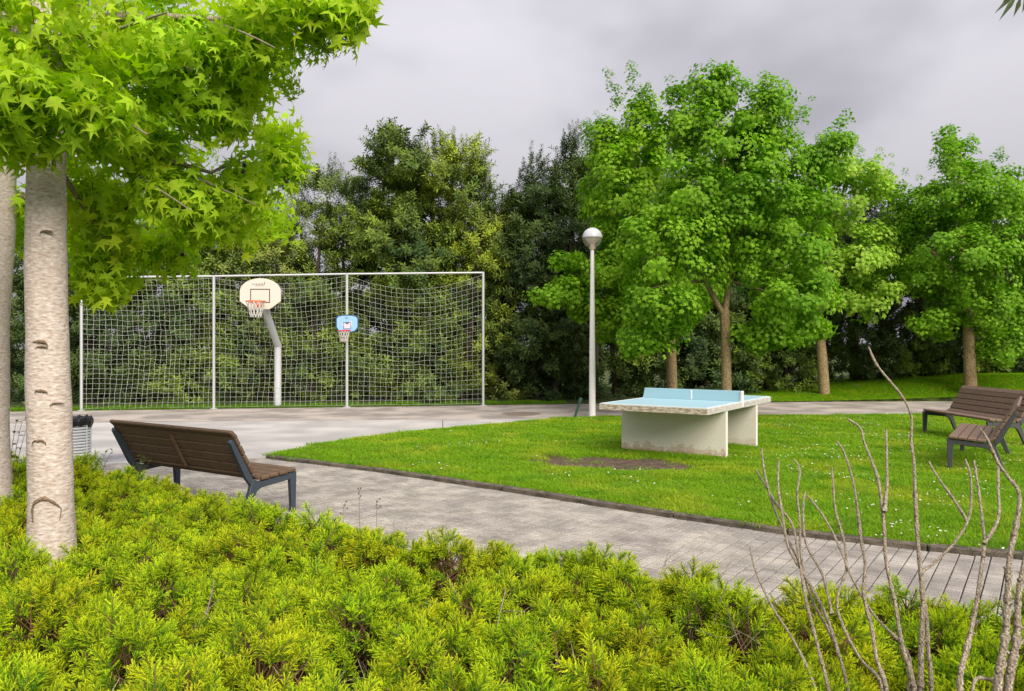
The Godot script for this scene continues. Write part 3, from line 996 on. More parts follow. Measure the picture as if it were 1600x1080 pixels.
func build_sweetgums() -> void:
	bark("scar_bark", Color(0.17, 0.11, 0.06), Color(0.30, 0.21, 0.13), Color(0.45, 0.35, 0.24), 43, 2.0, 10.0)
	var sprigs := [star_sprig(14, 0.18, 0.10, 0.19, 1.3, 0.22), star_sprig(13, 0.19, 0.10, 0.19, 1.3, 0.22)]
	var d := 4.3
	var x0 := P(81, 0, d).x
	var base := Vector3(x0, 0.02, -d)
	var t := thing("sweetgum_tree", base, "sweetgum with thick pale trunk in the juniper bed and bright star-shaped leaves", "tree", "sweetgums")
	var mb := MB.new()
	var pts := PackedVector3Array()
	var rad := PackedFloat32Array()
	for i in 45:
		var y := -0.1 + i * 0.13
		pts.append(Vector3(x0 + 0.012 * sin(y * 2.2) - 0.012 * y, y, -d + 0.015 * sin(y * 1.7)))
		rad.append((0.122 + 0.03 * exp(-maxf(y, 0.0) * 6.0) - 0.009 * y) * (1.0 + 0.02 * sin(y * 7.0)))
	mb.tube(pts, rad, 22, true, wob, 0.06)
	part("trunk", mb, M.pale_bark, t, true)
	for q in [[90, 800, 0.118, 0.07, 0.10], [84, 612, 0.114, 0.03, 0.012], [104, 632, 0.114, 0.024, 0.014], [80, 540, 0.112, 0.042, 0.026], [82, 690, 0.116, 0.035, 0.022], [60, 300, 0.11, 0.02, 0.03], [88, 368, 0.108, 0.03, 0.010], [84, 545, 0.112, 0.03, 0.012]]:
		var c := P(q[0], q[1], d)
		scar(t, Vector3(c.x, c.y, -d + 0.015 * sin(c.y * 1.7)), (0.125 + 0.03 * exp(-c.y * 6.0) - 0.009 * c.y) * (1.0 + 0.02 * sin(c.y * 7.0)), q[3], q[4], c.x - x0)
	mb = MB.new()
	mb.tube(PackedVector3Array([P(60, 665, d), P(49, 650, d - 0.06), P(46, 640, d - 0.07)]), PackedFloat32Array([0.05, 0.035, 0.012]), 8, true, wob, 0.3)
	part("branch_stub", mb, M.pale_bark, t, true)
	# limbs
	for q in [[72, 210, 4.3, 20, 40, 4.2, 0.045, 0.02], [20, 40, 4.2, -120, -60, 4.0, 0.03, 0.01], [80, 110, 4.3, 140, 30, 4.35, 0.05, 0.035], [140, 30, 4.35, 330, 30, 4.4, 0.03, 0.016], [330, 30, 4.4, 560, 20, 4.4, 0.016, 0.004], [80, 160, 4.3, 240, 140, 4.6, 0.03, 0.012], [240, 140, 4.6, 420, 130, 4.9, 0.012, 0.004],
		[82, 230, 4.3, 330, 270, 5.0, 0.028, 0.012], [330, 270, 5.0, 465, 225, 5.5, 0.012, 0.004], [78, 220, 4.3, -40, 215, 4.0, 0.03, 0.01], [82, 250, 4.4, 190, 420, 5.1, 0.022, 0.005], [80, 60, 4.3, 60, -500, 4.3, 0.08, 0.02], [75, -100, 4.3, 300, -300, 4.6, 0.04, 0.01], [75, -50, 4.3, -200, -300, 4.4, 0.04, 0.01], [130, 40, 4.33, 110, -60, 4.1, 0.03, 0.01],
		[84, 260, 4.2, 70, 165, 3.8, 0.012, 0.006], [60, 120, 4.25, 10, 130, 3.7, 0.02, 0.006], [200, 60, 4.4, 300, 110, 4.3, 0.012, 0.005], [70, 250, 4.25, 0, 130, 3.75, 0.014, 0.006], [330, 35, 4.35, 430, 75, 4.0, 0.009, 0.003], [90, 150, 4.25, 230, 210, 3.9, 0.014, 0.004], [150, 60, 4.3, 260, 20, 3.85, 0.012, 0.004], [200, 265, 4.6, 300, 330, 4.5, 0.010, 0.003], [440, 25, 4.4, 530, 90, 4.3, 0.007, 0.002], [300, 275, 4.9, 400, 320, 4.9, 0.009, 0.003]]:
		limb(t, M.twig_bark if q[6] < 0.06 else M.pale_bark, P(q[0], q[1], q[2]), P(q[3], q[4], q[5]), q[6], q[7], 0.03)
	var lobes := lobe_list([[70, 110, 4.3, 110, 90, 0.8], [240, 80, 4.4, 120, 75, 0.8], [400, 40, 4.5, 75, 42, 0.5], [490, 30, 4.4, 50, 30, 0.35], [548, 14, 4.4, 28, 18, 0.2], [220, 235, 4.6, 100, 72, 0.6], [330, 170, 4.7, 80, 62, 0.6], [395, 130, 4.9, 50, 38, 0.4],
		[290, 305, 4.9, 85, 38, 0.5], [370, 285, 5.2, 50, 42, 0.5], [438, 262, 5.5, 26, 34, 0.35], [50, 205, 3.9, 60, 34, 0.25], [80, 150, 3.8, 50, 36, 0.25], [175, 370, 5.1, 50, 36, 0.4], [150, 445, 5.1, 26, 20, 0.22], [-90, 200, 4.3, 90, 120, 0.8], [150, 305, 4.9, 60, 40, 0.4], [10, 160, 3.7, 45, 28, 0.22], [140, 160, 3.8, 45, 28, 0.22], [240, 390, 5.5, 60, 24, 0.4], [330, 345, 5.4, 60, 28, 0.4], [445, 225, 5.5, 26, 14, 0.3], [160, 425, 5.1, 40, 34, 0.3], [165, 455, 5.0, 20, 18, 0.2],
		[130, -100, 4.5, 150, 70, 0.7], [-80, -80, 4.3, 110, 90, 0.7], [80, -300, 4.4, 130, 110, 0.7], [60, -480, 4.4, 80, 90, 0.5]])
	var where := []
	crown_spots(lobes, 23.0, 0.35, Vector2(0.75, 1.2), where, 0.9, 4, 0.16)
	for q in [[520, 40, 585, 8, 4.4], [440, 60, 545, 75, 4.4], [420, 90, 470, 150, 4.6], [300, 60, 460, 100, 4.3], [445, 290, 472, 218, 5.5], [150, 420, 178, 470, 5.1]]:
		shoot_spots(P(q[0], q[1], q[4]), P(q[2], q[3], q[4]), 9, 0.06, 0.4, Vector2(0.65, 0.95), where)
	crown(t, sprigs[0], M.sweetgum_leaf, where, Color(0.40, 0.66, 0.03), Color(0.64, 0.80, 0.04), 2.6)
	# spiky seed balls hanging among the leaves
	for q in [[382, 258, 5.0], [380, 268, 5.0], [448, 284, 5.3], [198, 326, 4.8], [285, 398, 5.2], [238, 96, 4.3]]:
		var b := MB.new()
		var c := P(q[0], q[1], q[2])
		for i in 40:
			var e := rdir()
			var s := e.cross(rdir()).normalized() * 0.005
			var s2 := e.cross(s).normalized() * 0.005
			b.flat(c + s, c - s, c + e * 0.019); b.flat(c + s2, c - s2, c + e * 0.019)
		b.lathe(c, PackedVector2Array([Vector2(0.001, -0.013), Vector2(0.009, -0.009), Vector2(0.013, 0), Vector2(0.009, 0.009), Vector2(0.001, 0.013)]), 8)
		b.tube(PackedVector3Array([c, c + Vector3(0.01, 0.06, 0)]), PackedFloat32Array([0.0015, 0.0015]), 3, false)
		part("seed_ball", b, M.dark_bark, t, true)
	# second trunk at the picture's edge
	d = 6.0
	x0 = P(-6, 0, d).x
	base = Vector3(x0, 0.02, -d)
	t = thing("sweetgum_tree", base, "slimmer pale sweetgum trunk at the left edge beyond the nearer one", "tree", "sweetgums")
	mb = MB.new()
	pts = PackedVector3Array()
	rad = PackedFloat32Array()
	for i in 40:
		var y := -0.1 + i * 0.13
		pts.append(Vector3(x0 + 0.015 * sin(y * 2.6 + 1.0) + 0.02 * y, y, -d + 0.02 * sin(y * 1.3)))
		rad.append((0.098 + 0.02 * exp(-maxf(y, 0.0) * 6.0) - 0.009 * y) * (1.0 + 0.05 * sin(y * 6.0)))
	mb.tube(pts, rad, 18, true, wob, 0.08)
	part("trunk", mb, M.pale_bark, t, true)
	for q in [[4, 555, 0.1, 0.03, 0.02], [6, 600, 0.1, 0.025, 0.018], [4, 640, 0.1, 0.03, 0.015]]:
		var c := P(q[0], q[1], d)
		scar(t, Vector3(c.x, c.y, -d), q[2] - 0.008 * c.y + 0.006, q[3], q[4], 0.0)
	for q in [[0, 300, 6.0, 300, 380, 6.9, 0.03, 0.006], [0, 200, 6.0, 340, 300, 7.2, 0.03, 0.006], [0, 150, 6.0, -100, 60, 6.0, 0.04, 0.01], [0, 100, 6.0, 90, -100, 6.3, 0.04, 0.01], [0, 280, 6.0, -140, 320, 5.6, 0.03, 0.008]]:
		limb(t, M.twig_bark, P(q[0], q[1], q[2]), P(q[3], q[4], q[5]), q[6], q[7], 0.04)
	lobes = lobe_list([[-40, 320, 6.2, 70, 80, 0.7], [60, 340, 6.5, 70, 60, 0.6], [180, 330, 6.8, 80, 50, 0.6], [290, 350, 7.0, 70, 42, 0.6], [350, 320, 7.2, 50, 40, 0.5], [420, 335, 7.6, 34, 40, 0.5], [90, 200, 6.3, 110, 90, 0.8], [230, 180, 6.6, 110, 80, 0.8], [-60, 150, 6.0, 90, 110, 0.8], [60, 40, 6.2, 130, 90, 0.9], [250, 40, 6.5, 110, 70, 0.7], [150, 400, 6.6, 60, 24, 0.4], [40, -80, 6.2, 110, 80, 0.8]])
	where = []
	crown_spots(lobes, 11.0, 0.35, Vector2(0.85, 1.3), where, 0.85, 3, 0.18)
	crown(t, sprigs[1], M.sweetgum_leaf, where, Color(0.38, 0.65, 0.03), Color(0.56, 0.77, 0.035), 2.0)

# ------------------------------------------------------------------ ball-stop net
func build_fence() -> void:
	var feet := [P(127, 642, 17.9), P(334, 639, 18.4), P(542, 636.5, 18.9), P(755, 634, 19.4)]
	var tops := [3.13, 3.2, 3.3, 3.38]
	var t := thing("ball_net_fence", Vector3(feet[0].x, 0, feet[0].z), "tall white ball-stop net on four thin steel posts before the hedge", "fence")
	for i in 4:
		var mb := MB.new()
		mb.tube(PackedVector3Array([Vector3(feet[i].x, -0.1, feet[i].z), Vector3(feet[i].x, tops[i], feet[i].z)]), PackedFloat32Array([0.035, 0.035]), 10)
		mb.lathe(Vector3(feet[i].x, 0.004, feet[i].z), PackedVector2Array([Vector2(0.09, 0.0), Vector2(0.09, 0.012), Vector2(0.035, 0.014)]), 12)
		part("post", mb, M.galvanised, t, true)
	for i in 3:
		var mb := MB.new()
		var a := Vector3(feet[i].x, tops[i] - 0.02, feet[i].z)
		var b := Vector3(feet[i + 1].x, tops[i + 1] - 0.02, feet[i + 1].z)
		mb.tube(PackedVector3Array([a, b]), PackedFloat32Array([0.026, 0.026]), 8)
		part("top_rail", mb, M.galvanised, t, true)
		# the net of this bay: knotted cords, bellied and sagging a little
		mb = MB.new()
		var nx := 25
		var ny := 26
		var grid := []
		for u in nx + 1:
			var colm := PackedVector3Array()
			for w in ny + 1:
				var fu := float(u) / nx
				var fw := float(w) / ny
				var p := a.lerp(b, fu)
				var topy := p.y - 0.05 - (0.35 if i == 2 else 0.16 if i == 1 else 0.03) * sin(fu * PI)
				p.y = lerpf(0.05, topy, fw)
				var hang := sin(fu * PI) * sin(fw * PI)
				p.x += 0.035 * wob.get_noise_3d(u * 0.9, w * 0.7, i * 40.0) * (0.3 + hang)
				p.y += 0.05 * wob.get_noise_3d(u * 0.8 + 90.0, w * 0.9, i * 40.0) * (0.2 + hang) - 0.03 * hang
				p.z += -0.22 * hang + 0.06 * wob.get_noise_3d(u * 0.5, w * 0.5, 70.0 + i)
				colm.append(p)
			grid.append(colm)
		for u in nx + 1:
			mb.tube(grid[u], taper(0.0024, 0.0024, ny + 1), 3, false)
		for w in ny + 1:
			var row := PackedVector3Array()
			for u in nx + 1: row.append(grid[u][w])
			mb.tube(row, taper(0.0024, 0.0024, nx + 1), 3, false)
		part("net", mb, M.cord, t, true)

func hoop_net(c: Vector3, r: float, len_: float, m: Material, parent: Node3D, thick := 0.006) -> void:
	var mb := MB.new()
	var k := 12
	for s in [1.0, -1.0]:
		for i in k:
			var p := PackedVector3Array()
			for j in 7:
				var f := j / 6.0
				var a: float = TAU * (i + s * f * 1.5) / k
				var rr := r * lerpf(1.0, 0.56, pow(f, 0.7))
				p.append(c + Vector3(cos(a) * rr, -f * len_, sin(a) * rr))
			mb.tube(p, taper(thick, thick, 7), 3, false)
	part("net", mb, m, parent, true)

func ring(c: Vector3, r: float, thick: float) -> MB:
	var mb := MB.new()
	var p := PackedVector3Array()
	var rr := PackedFloat32Array()
	for i in 25:
		p.append(c + Vector3(cos(TAU * i / 24), 0, sin(TAU * i / 24)) * r)
		rr.append(thick)
	mb.tube(p, rr, 6, false)
	return mb

func frame_strip(o: Vector3, w: float, h: float, b: float, depth: float) -> MB:
	var mb := MB.new()
	mb.box(o + Vector3(0, h * 0.5 - b * 0.5, 0), Vector3(w, b, depth), Basis(), 0.0005)
	mb.box(o - Vector3(0, h * 0.5 - b * 0.5, 0), Vector3(w, b, depth), Basis(), 0.0005)
	mb.box(o + Vector3(w * 0.5 - b * 0.5, 0, 0), Vector3(b, h - 2 * b, depth), Basis(), 0.0005)
	mb.box(o - Vector3(w * 0.5 - b * 0.5, 0, 0), Vector3(b, h - 2 * b, depth), Basis(), 0.0005)
	return mb

func build_hoops() -> void:
	# tall hoop with cranked steel pole
	var base := P(434, 637, 18.8)
	base.y = 0.0
	var t := thing("basketball_hoop", base, "basketball hoop with cream rounded backboard on cranked grey steel pole", "basketball hoop")
	var mb := MB.new()
	var bend := P(435, 541, 18.8)
	mb.tube(PackedVector3Array([base - Vector3(0, 0.1, 0), Vector3(base.x, bend.y, base.z)]), PackedFloat32Array([0.085, 0.085]), 18)
	part("pole", mb, M.pole_paint, t, true)
	mb = MB.new()
	mb.tube(PackedVector3Array([Vector3(base.x, bend.y - 0.06, base.z), Vector3(base.x, bend.y + 0.02, base.z + 0.01), Vector3(base.x + 0.0, 2.45, base.z + 1.05), Vector3(base.x, 2.5, base.z + 1.12)]), PackedFloat32Array([0.088, 0.088, 0.08, 0.075]), 18)
	part("arm", mb, M.pole_paint, t, true)
	var bz := base.z + 1.2
	var dd := -bz
	var c := P(407, 461, dd)
	var s := dd / 1200.0
	var outline := PackedVector2Array()
	for i in 21:
		var a := PI * i / 20.0
		outline.append(Vector2(cos(a) * 32.0, 5.0 + sin(a) * 21.0) * s)
	outline.append(Vector2(-32, -10) * s)
	outline.append(Vector2(-17, -21) * s)
	outline.append(Vector2(-14, -22.5) * s)
	outline.append(Vector2(14, -22.5) * s)
	outline.append(Vector2(17, -21) * s)
	outline.append(Vector2(32, -10) * s)
	mb = MB.new()
	mb.prism(outline, c, Vector3.RIGHT, Vector3.UP, 0.03, 0.006)
	var board := part("backboard", mb, M.board_cream, t, true)
	board.set_meta("label", "cream backboard with rounded top")
	var front := c + Vector3(0, 0, 0.0325)
	mb = frame_strip(front + Vector3(0, -1.5 * s, 0), 31 * s, 22 * s, 0.022, 0.004)
	var mk := part("aiming_rectangle", mb, M.mark_grey, board)
	# small printed maker's mark, unreadable in the photograph: a row of strokes and one tall stroke
	mb = MB.new()
	var xs := [-11.0, -8.2, -5.6, -3.2, -0.6, 2.0, 4.2]
	for i in xs.size():
		mb.box(front + Vector3(xs[i] * s, 16.8 * s, 0), Vector3(1.5 * s, (1.6 if i % 2 == 0 else 1.1) * s, 0.003), Basis(), 0.0003)
	mb.box(front + Vector3(7.0 * s, 18.0 * s, 0), Vector3(0.9 * s, 4.2 * s, 0.003), Basis(), 0.0003)
	mb.box(front + Vector3(-0.5 * s, 14.3 * s, 0), Vector3(14 * s, 0.45 * s, 0.003), Basis(), 0.0003)
	part("printed_mark", mb, M.mark_grey, board)
	var rc := Vector3(c.x, P(0, 472, dd).y, bz + 0.03 + 0.30)
	var rim := part("rim", ring(rc, 0.215, 0.011), M.hoop_orange, t, true)
	mb = MB.new()
	mb.box(Vector3(c.x, rc.y - 0.05, bz + 0.04), Vector3(0.16, 0.13, 0.02), Basis(), 0.004)
	mb.prism(PackedVector2Array([Vector2(0, 0.01), Vector2(0, -0.12), Vector2(0.1, -0.01), Vector2(0.1, 0.01)]), Vector3(c.x - 0.06, rc.y, bz + 0.05), Vector3.BACK, Vector3.UP, 0.012, 0.002)
	mb.prism(PackedVector2Array([Vector2(0, 0.01), Vector2(0, -0.12), Vector2(0.1, -0.01), Vector2(0.1, 0.01)]), Vector3(c.x + 0.06, rc.y, bz + 0.05), Vector3.BACK, Vector3.UP, 0.012, 0.002)
	mb.tube(PackedVector3Array([Vector3(c.x - 0.05, rc.y - 0.10, bz + 0.05), Vector3(rc.x - 0.17, rc.y, rc.z)]), PackedFloat32Array([0.008, 0.008]), 5)
	mb.tube(PackedVector3Array([Vector3(c.x + 0.05, rc.y - 0.10, bz + 0.05), Vector3(rc.x + 0.17, rc.y, rc.z)]), PackedFloat32Array([0.008, 0.008]), 5)
	part("rim_bracket", mb, M.hoop_orange, t, true)
	hoop_net(rc, 0.21, 0.36, M.net_white, t, 0.009)
	# small blue hoop on a net post
	var pz := P(542, 0, 18.9)
	dd = 18.9 - 0.09
	s = dd / 1200.0
	c = P(542.5, 506, dd)
	t = thing("small_basketball_hoop", Vector3(c.x, c.y, -dd), "small toy-sized hoop with blue backboard fixed to a net post", "basketball hoop")
	outline = PackedVector2Array()
	for q in [[-18, 9], [-15, 12.5], [-8, 14], [8, 14], [15, 12.5], [18.5, 9], [18.5, -6], [14, -12], [8, -14], [-8, -14], [-14, -12], [-18, -6]]:
		outline.append(Vector2(q[0], q[1]) * s)
	mb = MB.new()
	mb.prism(outline, c, Vector3.RIGHT, Vector3.UP, 0.03, 0.008)
	part("backboard_frame", mb, M.rim_navy, t, true)
	var small := PackedVector2Array()
	for q in outline: small.append(q * 0.88)
	mb = MB.new()
	mb.prism(small, c + Vector3(0, 0, 0.029), Vector3.RIGHT, Vector3.UP, 0.008, 0.002)
	var face := part("backboard", mb, M.board_blue, t, true)
	front = c + Vector3(0, 0, 0.0385)
	part("aiming_rectangle", frame_strip(front + Vector3(0.5 * s, -3 * s, 0), 12 * s, 11 * s, 0.012, 0.003), M.mark_grey, face)
	mb = MB.new()
	mb.box(front + Vector3(0.5 * s, -3 * s, -0.0005), Vector3(9 * s, 7.5 * s, 0.002), Basis(), 0.0004)
	mb.box(front + Vector3(6.5 * s, 0, -0.0005), Vector3(2.4 * s, 8 * s, 0.002), Basis(), 0.0004)
	mb.box(front + Vector3(-5.5 * s, -1.5 * s, -0.0005), Vector3(2.0 * s, 5 * s, 0.002), Basis(), 0.0004)
	part("printed_panel", mb, M.pale_pink, face)
	mb = MB.new()
	mb.box(front + Vector3(0.3 * s, 0.6 * s, 0.002), Vector3(5 * s, 2.2 * s, 0.002), Basis(), 0.0004)
	mb.box(front + Vector3(-0.5 * s, 9 * s, 0), Vector3(4.5 * s, 1.2 * s, 0.002), Basis(), 0.0004)
	part("printed_mark", mb, M.mark_grey, face).set_meta("kind", "stuff")
	rc = Vector3(c.x - 0.03, P(0, 517, dd).y, c.z + 0.23)
	part("rim", ring(rc, 0.155, 0.012), M.hoop_red, t, true)
	mb = MB.new()
	mb.box(Vector3(c.x - 0.02, rc.y + 0.0, c.z + 0.05), Vector3(0.16, 0.05, 0.06), Basis(), 0.006)
	part("rim_bracket", mb, M.hoop_red, t, true)
	hoop_net(rc, 0.15, 0.27, M.net_white, t, 0.008)

# ------------------------------------------------------------------ lamp
func build_lamp() -> void:
	var d := 16.25
	var base := P(925.5, 0, d)
	base.y = 0.0
	var t := thing("globe_lamp", base, "white lamp post with round globe beside the table tennis lawn", "street lamp")
	var mb := MB.new()
	var top: float = P(0, 387, d).y
	mb.tube(PackedVector3Array([base - Vector3(0, 0.1, 0), Vector3(base.x, 1.1, base.z), Vector3(base.x, top, base.z)]), PackedFloat32Array([0.072, 0.064, 0.038]), 18)
	mb.lathe(Vector3(base.x, 0.0, base.z), PackedVector2Array([Vector2(0.11, 0.0), Vector2(0.11, 0.02), Vector2(0.072, 0.03)]), 18)
	part("post", mb, M.white_paint, t, true)
	var c := P(925.5, 371.5, d)
	var r := 0.212
	var prof := PackedVector2Array()
	for i in 10: prof.append(Vector2(cos(PI * 0.5 * i / 9.0) * r, sin(PI * 0.5 * i / 9.0) * r))
	prof[9].x = 0.001
	mb = MB.new()
	mb.lathe(c, prof, 32)
	part("dome", mb, M.dome_grey, t, true)
	prof = PackedVector2Array()
	for i in 9:
		var a := lerpf(-1.25, 0.0, i / 8.0)
		prof.append(Vector2(cos(a) * r * 0.995, sin(a) * r * 0.995 - 0.001))
	mb = MB.new()
	mb.lathe(c, prof, 32)
	part("clear_bowl", mb, M.clear_bowl, t, true)
	mb = MB.new()
	mb.lathe(c, PackedVector2Array([Vector2(0.05, -0.19), Vector2(0.06, -0.14), Vector2(0.145, -0.03), Vector2(0.15, -0.012), Vector2(0.02, -0.010)]), 28)
	part("reflector", mb, M.lamp_beige, t, true)
	mb = MB.new()
	mb.lathe(c, PackedVector2Array([Vector2(0.038, -0.26), Vector2(0.062, -0.245), Vector2(0.07, -0.205), Vector2(0.07, -0.19), Vector2(0.045, -0.185)]), 20)
	part("collar", mb, M.lamp_beige, t, true)

# ------------------------------------------------------------------ table
func stained(called: String, seed_: int, mud: float) -> StandardMaterial3D:
	# painted concrete with mud splashed up from the lawn: u across, v up, both 0..1
	var w := 512
	var h := 256
	var im := Image.create(w, h, false, Image.FORMAT_RGB8)
	var a := noise(0.012, seed_, 5)
	var b := noise(0.05, seed_ + 1, 4)
	var s := noise(0.09, seed_ + 2, 2)
	for y in h:
		var v := 1.0 - float(y) / h
		for x in w:
			var c := Color(0.76, 0.71, 0.62)
			c = c * (1.0 + 0.06 * b.get_noise_2d(x, y))
			var reach := 0.20 + 0.16 * a.get_noise_2d(x, 0) + 0.10 * b.get_noise_2d(x, y)
			var k := (1.0 if v < reach * 0.55 else 0.55 if v < reach else 0.0) * mud
			k *= 0.6 + 0.6 * clampf(b.get_noise_2d(x * 2.0, y * 2.0) + 0.5, 0, 1)
			c = c.lerp(Color(0.42, 0.27, 0.13), clampf(k, 0, 0.8))
			if s.get_noise_2d(x, y * 1.1) > 0.50 + v * 0.62: c = c.lerp(Color(0.17, 0.10, 0.05), 0.75 * mud)
			im.set_pixel(x, y, c.linear_to_srgb())
	var m := mat(called, Color.WHITE, 0.85)
	m.albedo_texture = ImageTexture.create_from_image(im)
	return m

func build_table() -> void:
	stained("muddy_panel", 91, 1.0)
	stained("clean_panel", 95, 0.55)
	stone("table_concrete", lin(0.70, 0.665, 0.61), [0.08, 0.85, 1.0, 97], [0.03, 0.85, 1.0, 98], 0.8, 2.5, 0.8)
	# weathered edge
	M.weathered_edge = mat("weathered_edge", Color.WHITE, 0.9)
	M.weathered_edge.albedo_texture = ntex(0.02, 99, [[0.2, lin(0.27, 0.21, 0.13)], [0.45, lin(0.43, 0.37, 0.27)], [0.7, lin(0.60, 0.54, 0.44)]], 512, 5)
	M.weathered_edge.uv1_scale = Vector3(1.5, 3.0, 1)
	var H := 0.735
	var t := thing("table_tennis_table", Vector3(2.58, 0.03, -11.1), "concrete table tennis table with pale blue top on the lawn", "table", "", 0.97)
	var L := 2.74
	var W := 1.525
	H -= 0.03
	var mb := MB.new()
	mb.box(Vector3(0, H - 0.042, 0), Vector3(L - 0.004, 0.084, W), Basis(), 0.006)
	var slab_ := part("table_top", mb, M.table_concrete, t)
	mb = MB.new()
	mb.box(Vector3(0, H + 0.002, 0), Vector3(L - 0.03, 0.004, W - 0.03), Basis(), 0.001)
	part("playing_surface", mb, M.table_blue, slab_)
	mb = MB.new()
	for s in [-1.0, 1.0]:
		mb.box(Vector3(0, H + 0.0045, s * (W * 0.5 - 0.027)), Vector3(L - 0.034, 0.003, 0.02), Basis(), 0.0005)
		mb.box(Vector3(s * (L * 0.5 - 0.027), H + 0.0045, 0), Vector3(0.02, 0.003, W - 0.076), Basis(), 0.0005)
	part("boundary_line", mb, M.white_paint, slab_)
	mb = MB.new()
	var e := -L * 0.5 - 0.001
	mb.quad(Vector3(e, H - 0.080, -W * 0.5 + 0.004), Vector3(e, H - 0.080, W * 0.5 - 0.004), Vector3(e, H - 0.006, W * 0.5 - 0.004), Vector3(e, H - 0.006, -W * 0.5 + 0.004), Vector2(0, 0), Vector2(1, 0), Vector2(1, 0.06), Vector2(0, 0.06))
	var edge := part("end_face", mb, M.weathered_edge, slab_)
	edge.set_meta("label", "stained and weathered end edge")
	for s in [-1.0, 1.0]:
		mb = MB.new()
		var x: float = s * 0.655
		var hh := H - 0.084
		var w2 := W * 0.5 - 0.005
		for f in [-1.0, 1.0]:
			var fx: float = x + f * 0.04
			var A := Vector3(fx, -0.12, -w2)
			var B := Vector3(fx, -0.12, w2)
			if f < 0: mb.quad(A, B, B + Vector3(0, hh + 0.12, 0), A + Vector3(0, hh + 0.12, 0), Vector2(0, 1.15), Vector2(1, 1.15), Vector2(1, 0), Vector2(0, 0))
			else: mb.quad(B, A, A + Vector3(0, hh + 0.12, 0), B + Vector3(0, hh + 0.12, 0), Vector2(0, 1.15), Vector2(1, 1.15), Vector2(1, 0), Vector2(0, 0))
			var z0 := Vector3(x - 0.04, -0.12, w2 * f)
			var z1 := Vector3(x + 0.04, -0.12, w2 * f)
			var up := Vector3(0, hh + 0.12, 0)
			if f > 0: mb.quad(z0, z1, z1 + up, z0 + up, Vector2(0, 0.35), Vector2(0.05, 0.35), Vector2(0.05, 0), Vector2(0, 0))
			else: mb.quad(z1, z0, z0 + up, z1 + up, Vector2(0, 0.35), Vector2(0.05, 0.35), Vector2(0.05, 0), Vector2(0, 0))
		part("leg", mb, M.muddy_panel if s < 0 else M.clean_panel, t)
	mb = MB.new()
	mb.prism(PackedVector2Array([Vector2(-W * 0.5 + 0.02, 0), Vector2(W * 0.5 - 0.03, 0), Vector2(W * 0.5 - 0.045, 0.15), Vector2(-W * 0.5 + 0.05, 0.15)]), Vector3(0.012, H + 0.003, 0), Vector3.BACK, Vector3.UP, 0.024, 0.004)
	var net := part("net_panel", mb, M.table_blue, t)
	mb = MB.new()
	mb.box(Vector3(-0.0135, H + 0.078, 0.02), Vector3(0.004, 0.14, 0.02), Basis(), 0.001)
	part("centre_stripe", mb, M.white_paint, net)
	mb = MB.new()
	mb.box(Vector3(0, H + 0.04, W * 0.5 - 0.012), Vector3(0.05, 0.225, 0.034), Basis(), 0.004)
	part("net_bracket", mb, M.white_paint, t)

# ------------------------------------------------------------------ benches
func make_bench(at: Vector3, turn: float, wood: Material, steel: Material, label: String) -> void:
	var t := thing("park_bench", at, label, "bench", "slatted park benches", turn)
	var xs := [-0.88, 0.88]
	# profile planes: z backwards from the front feet, y up
	for x in xs:
		var o := Vector3(x + 0.022, 0, 0)
		var mb := MB.new()
		mb.prism(PackedVector2Array([Vector2(-0.022, -0.03), Vector2(0.022, -0.03), Vector2(0.045, 0.34), Vector2(0.04, 0.365), Vector2(-0.03, 0.365)]), o, Vector3.BACK, Vector3.UP, 0.044, 0.005)
		part("leg", mb, steel, t)
		mb = MB.new()
		mb.prism(PackedVector2Array([Vector2(0.042, 0.302), Vector2(0.042, 0.363), Vector2(0.38, 0.332), Vector2(0.45, 0.36), Vector2(0.47, 0.30), Vector2(0.40, 0.255), Vector2(0.36, 0.275)]), o - Vector3(0.002, 0, 0), Vector3.BACK, Vector3.UP, 0.040, 0.005)
		part("seat_beam", mb, steel, t)
		mb = MB.new()
		mb.prism(PackedVector2Array([Vector2(0.40, 0.262), Vector2(0.472, 0.31), Vector2(0.50, 0.22), Vector2(0.585, -0.03), Vector2(0.54, -0.03), Vector2(0.44, 0.20)]), o, Vector3.BACK, Vector3.UP, 0.044, 0.005)
		part("leg", mb, steel, t)
		mb = MB.new()
		mb.prism(PackedVector2Array([Vector2(0.447, 0.362), Vector2(0.473, 0.305), Vector2(0.53, 0.38), Vector2(0.69, 0.70), Vector2(0.678, 0.725), Vector2(0.655, 0.725)]), o, Vector3.BACK, Vector3.UP, 0.044, 0.005)
		part("back_support", mb, steel, t)
	var mb2 := MB.new()
	mb2.prism(PackedVector2Array([Vector2(0.487, 0.40), Vector2(0.512, 0.40), Vector2(0.672, 0.715), Vector2(0.647, 0.715)]), Vector3(0.02, 0, -0.006), Vector3.BACK, Vector3.UP, 0.04, 0.004)
	part("back_brace", mb2, wood, t)
	var slats := []
	for k in 4: slats.append([0.035 + k * 0.098, 0.385 - k * 0.008, 0.05, 0.092, "seat_slat"])
	slats.append([0.432, 0.385, -0.62, 0.088, "seat_slat"])
	for k in 4: slats.append([0.478 + (k + 0.15) * 0.0468, 0.447 + (k + 0.15) * 0.084, -1.063, 0.090, "back_slat"])
	slats.append([0.664, 0.768, -0.75, 0.085, "back_slat"])
	for q in slats:
		var mb := MB.new()
		mb.box(Vector3(rng.randf_range(-0.004, 0.004), q[1], q[0]), Vector3(1.84, 0.034, q[3]), Basis(Vector3.RIGHT, q[2]), 0.008)
		part(q[4], mb, wood, t)

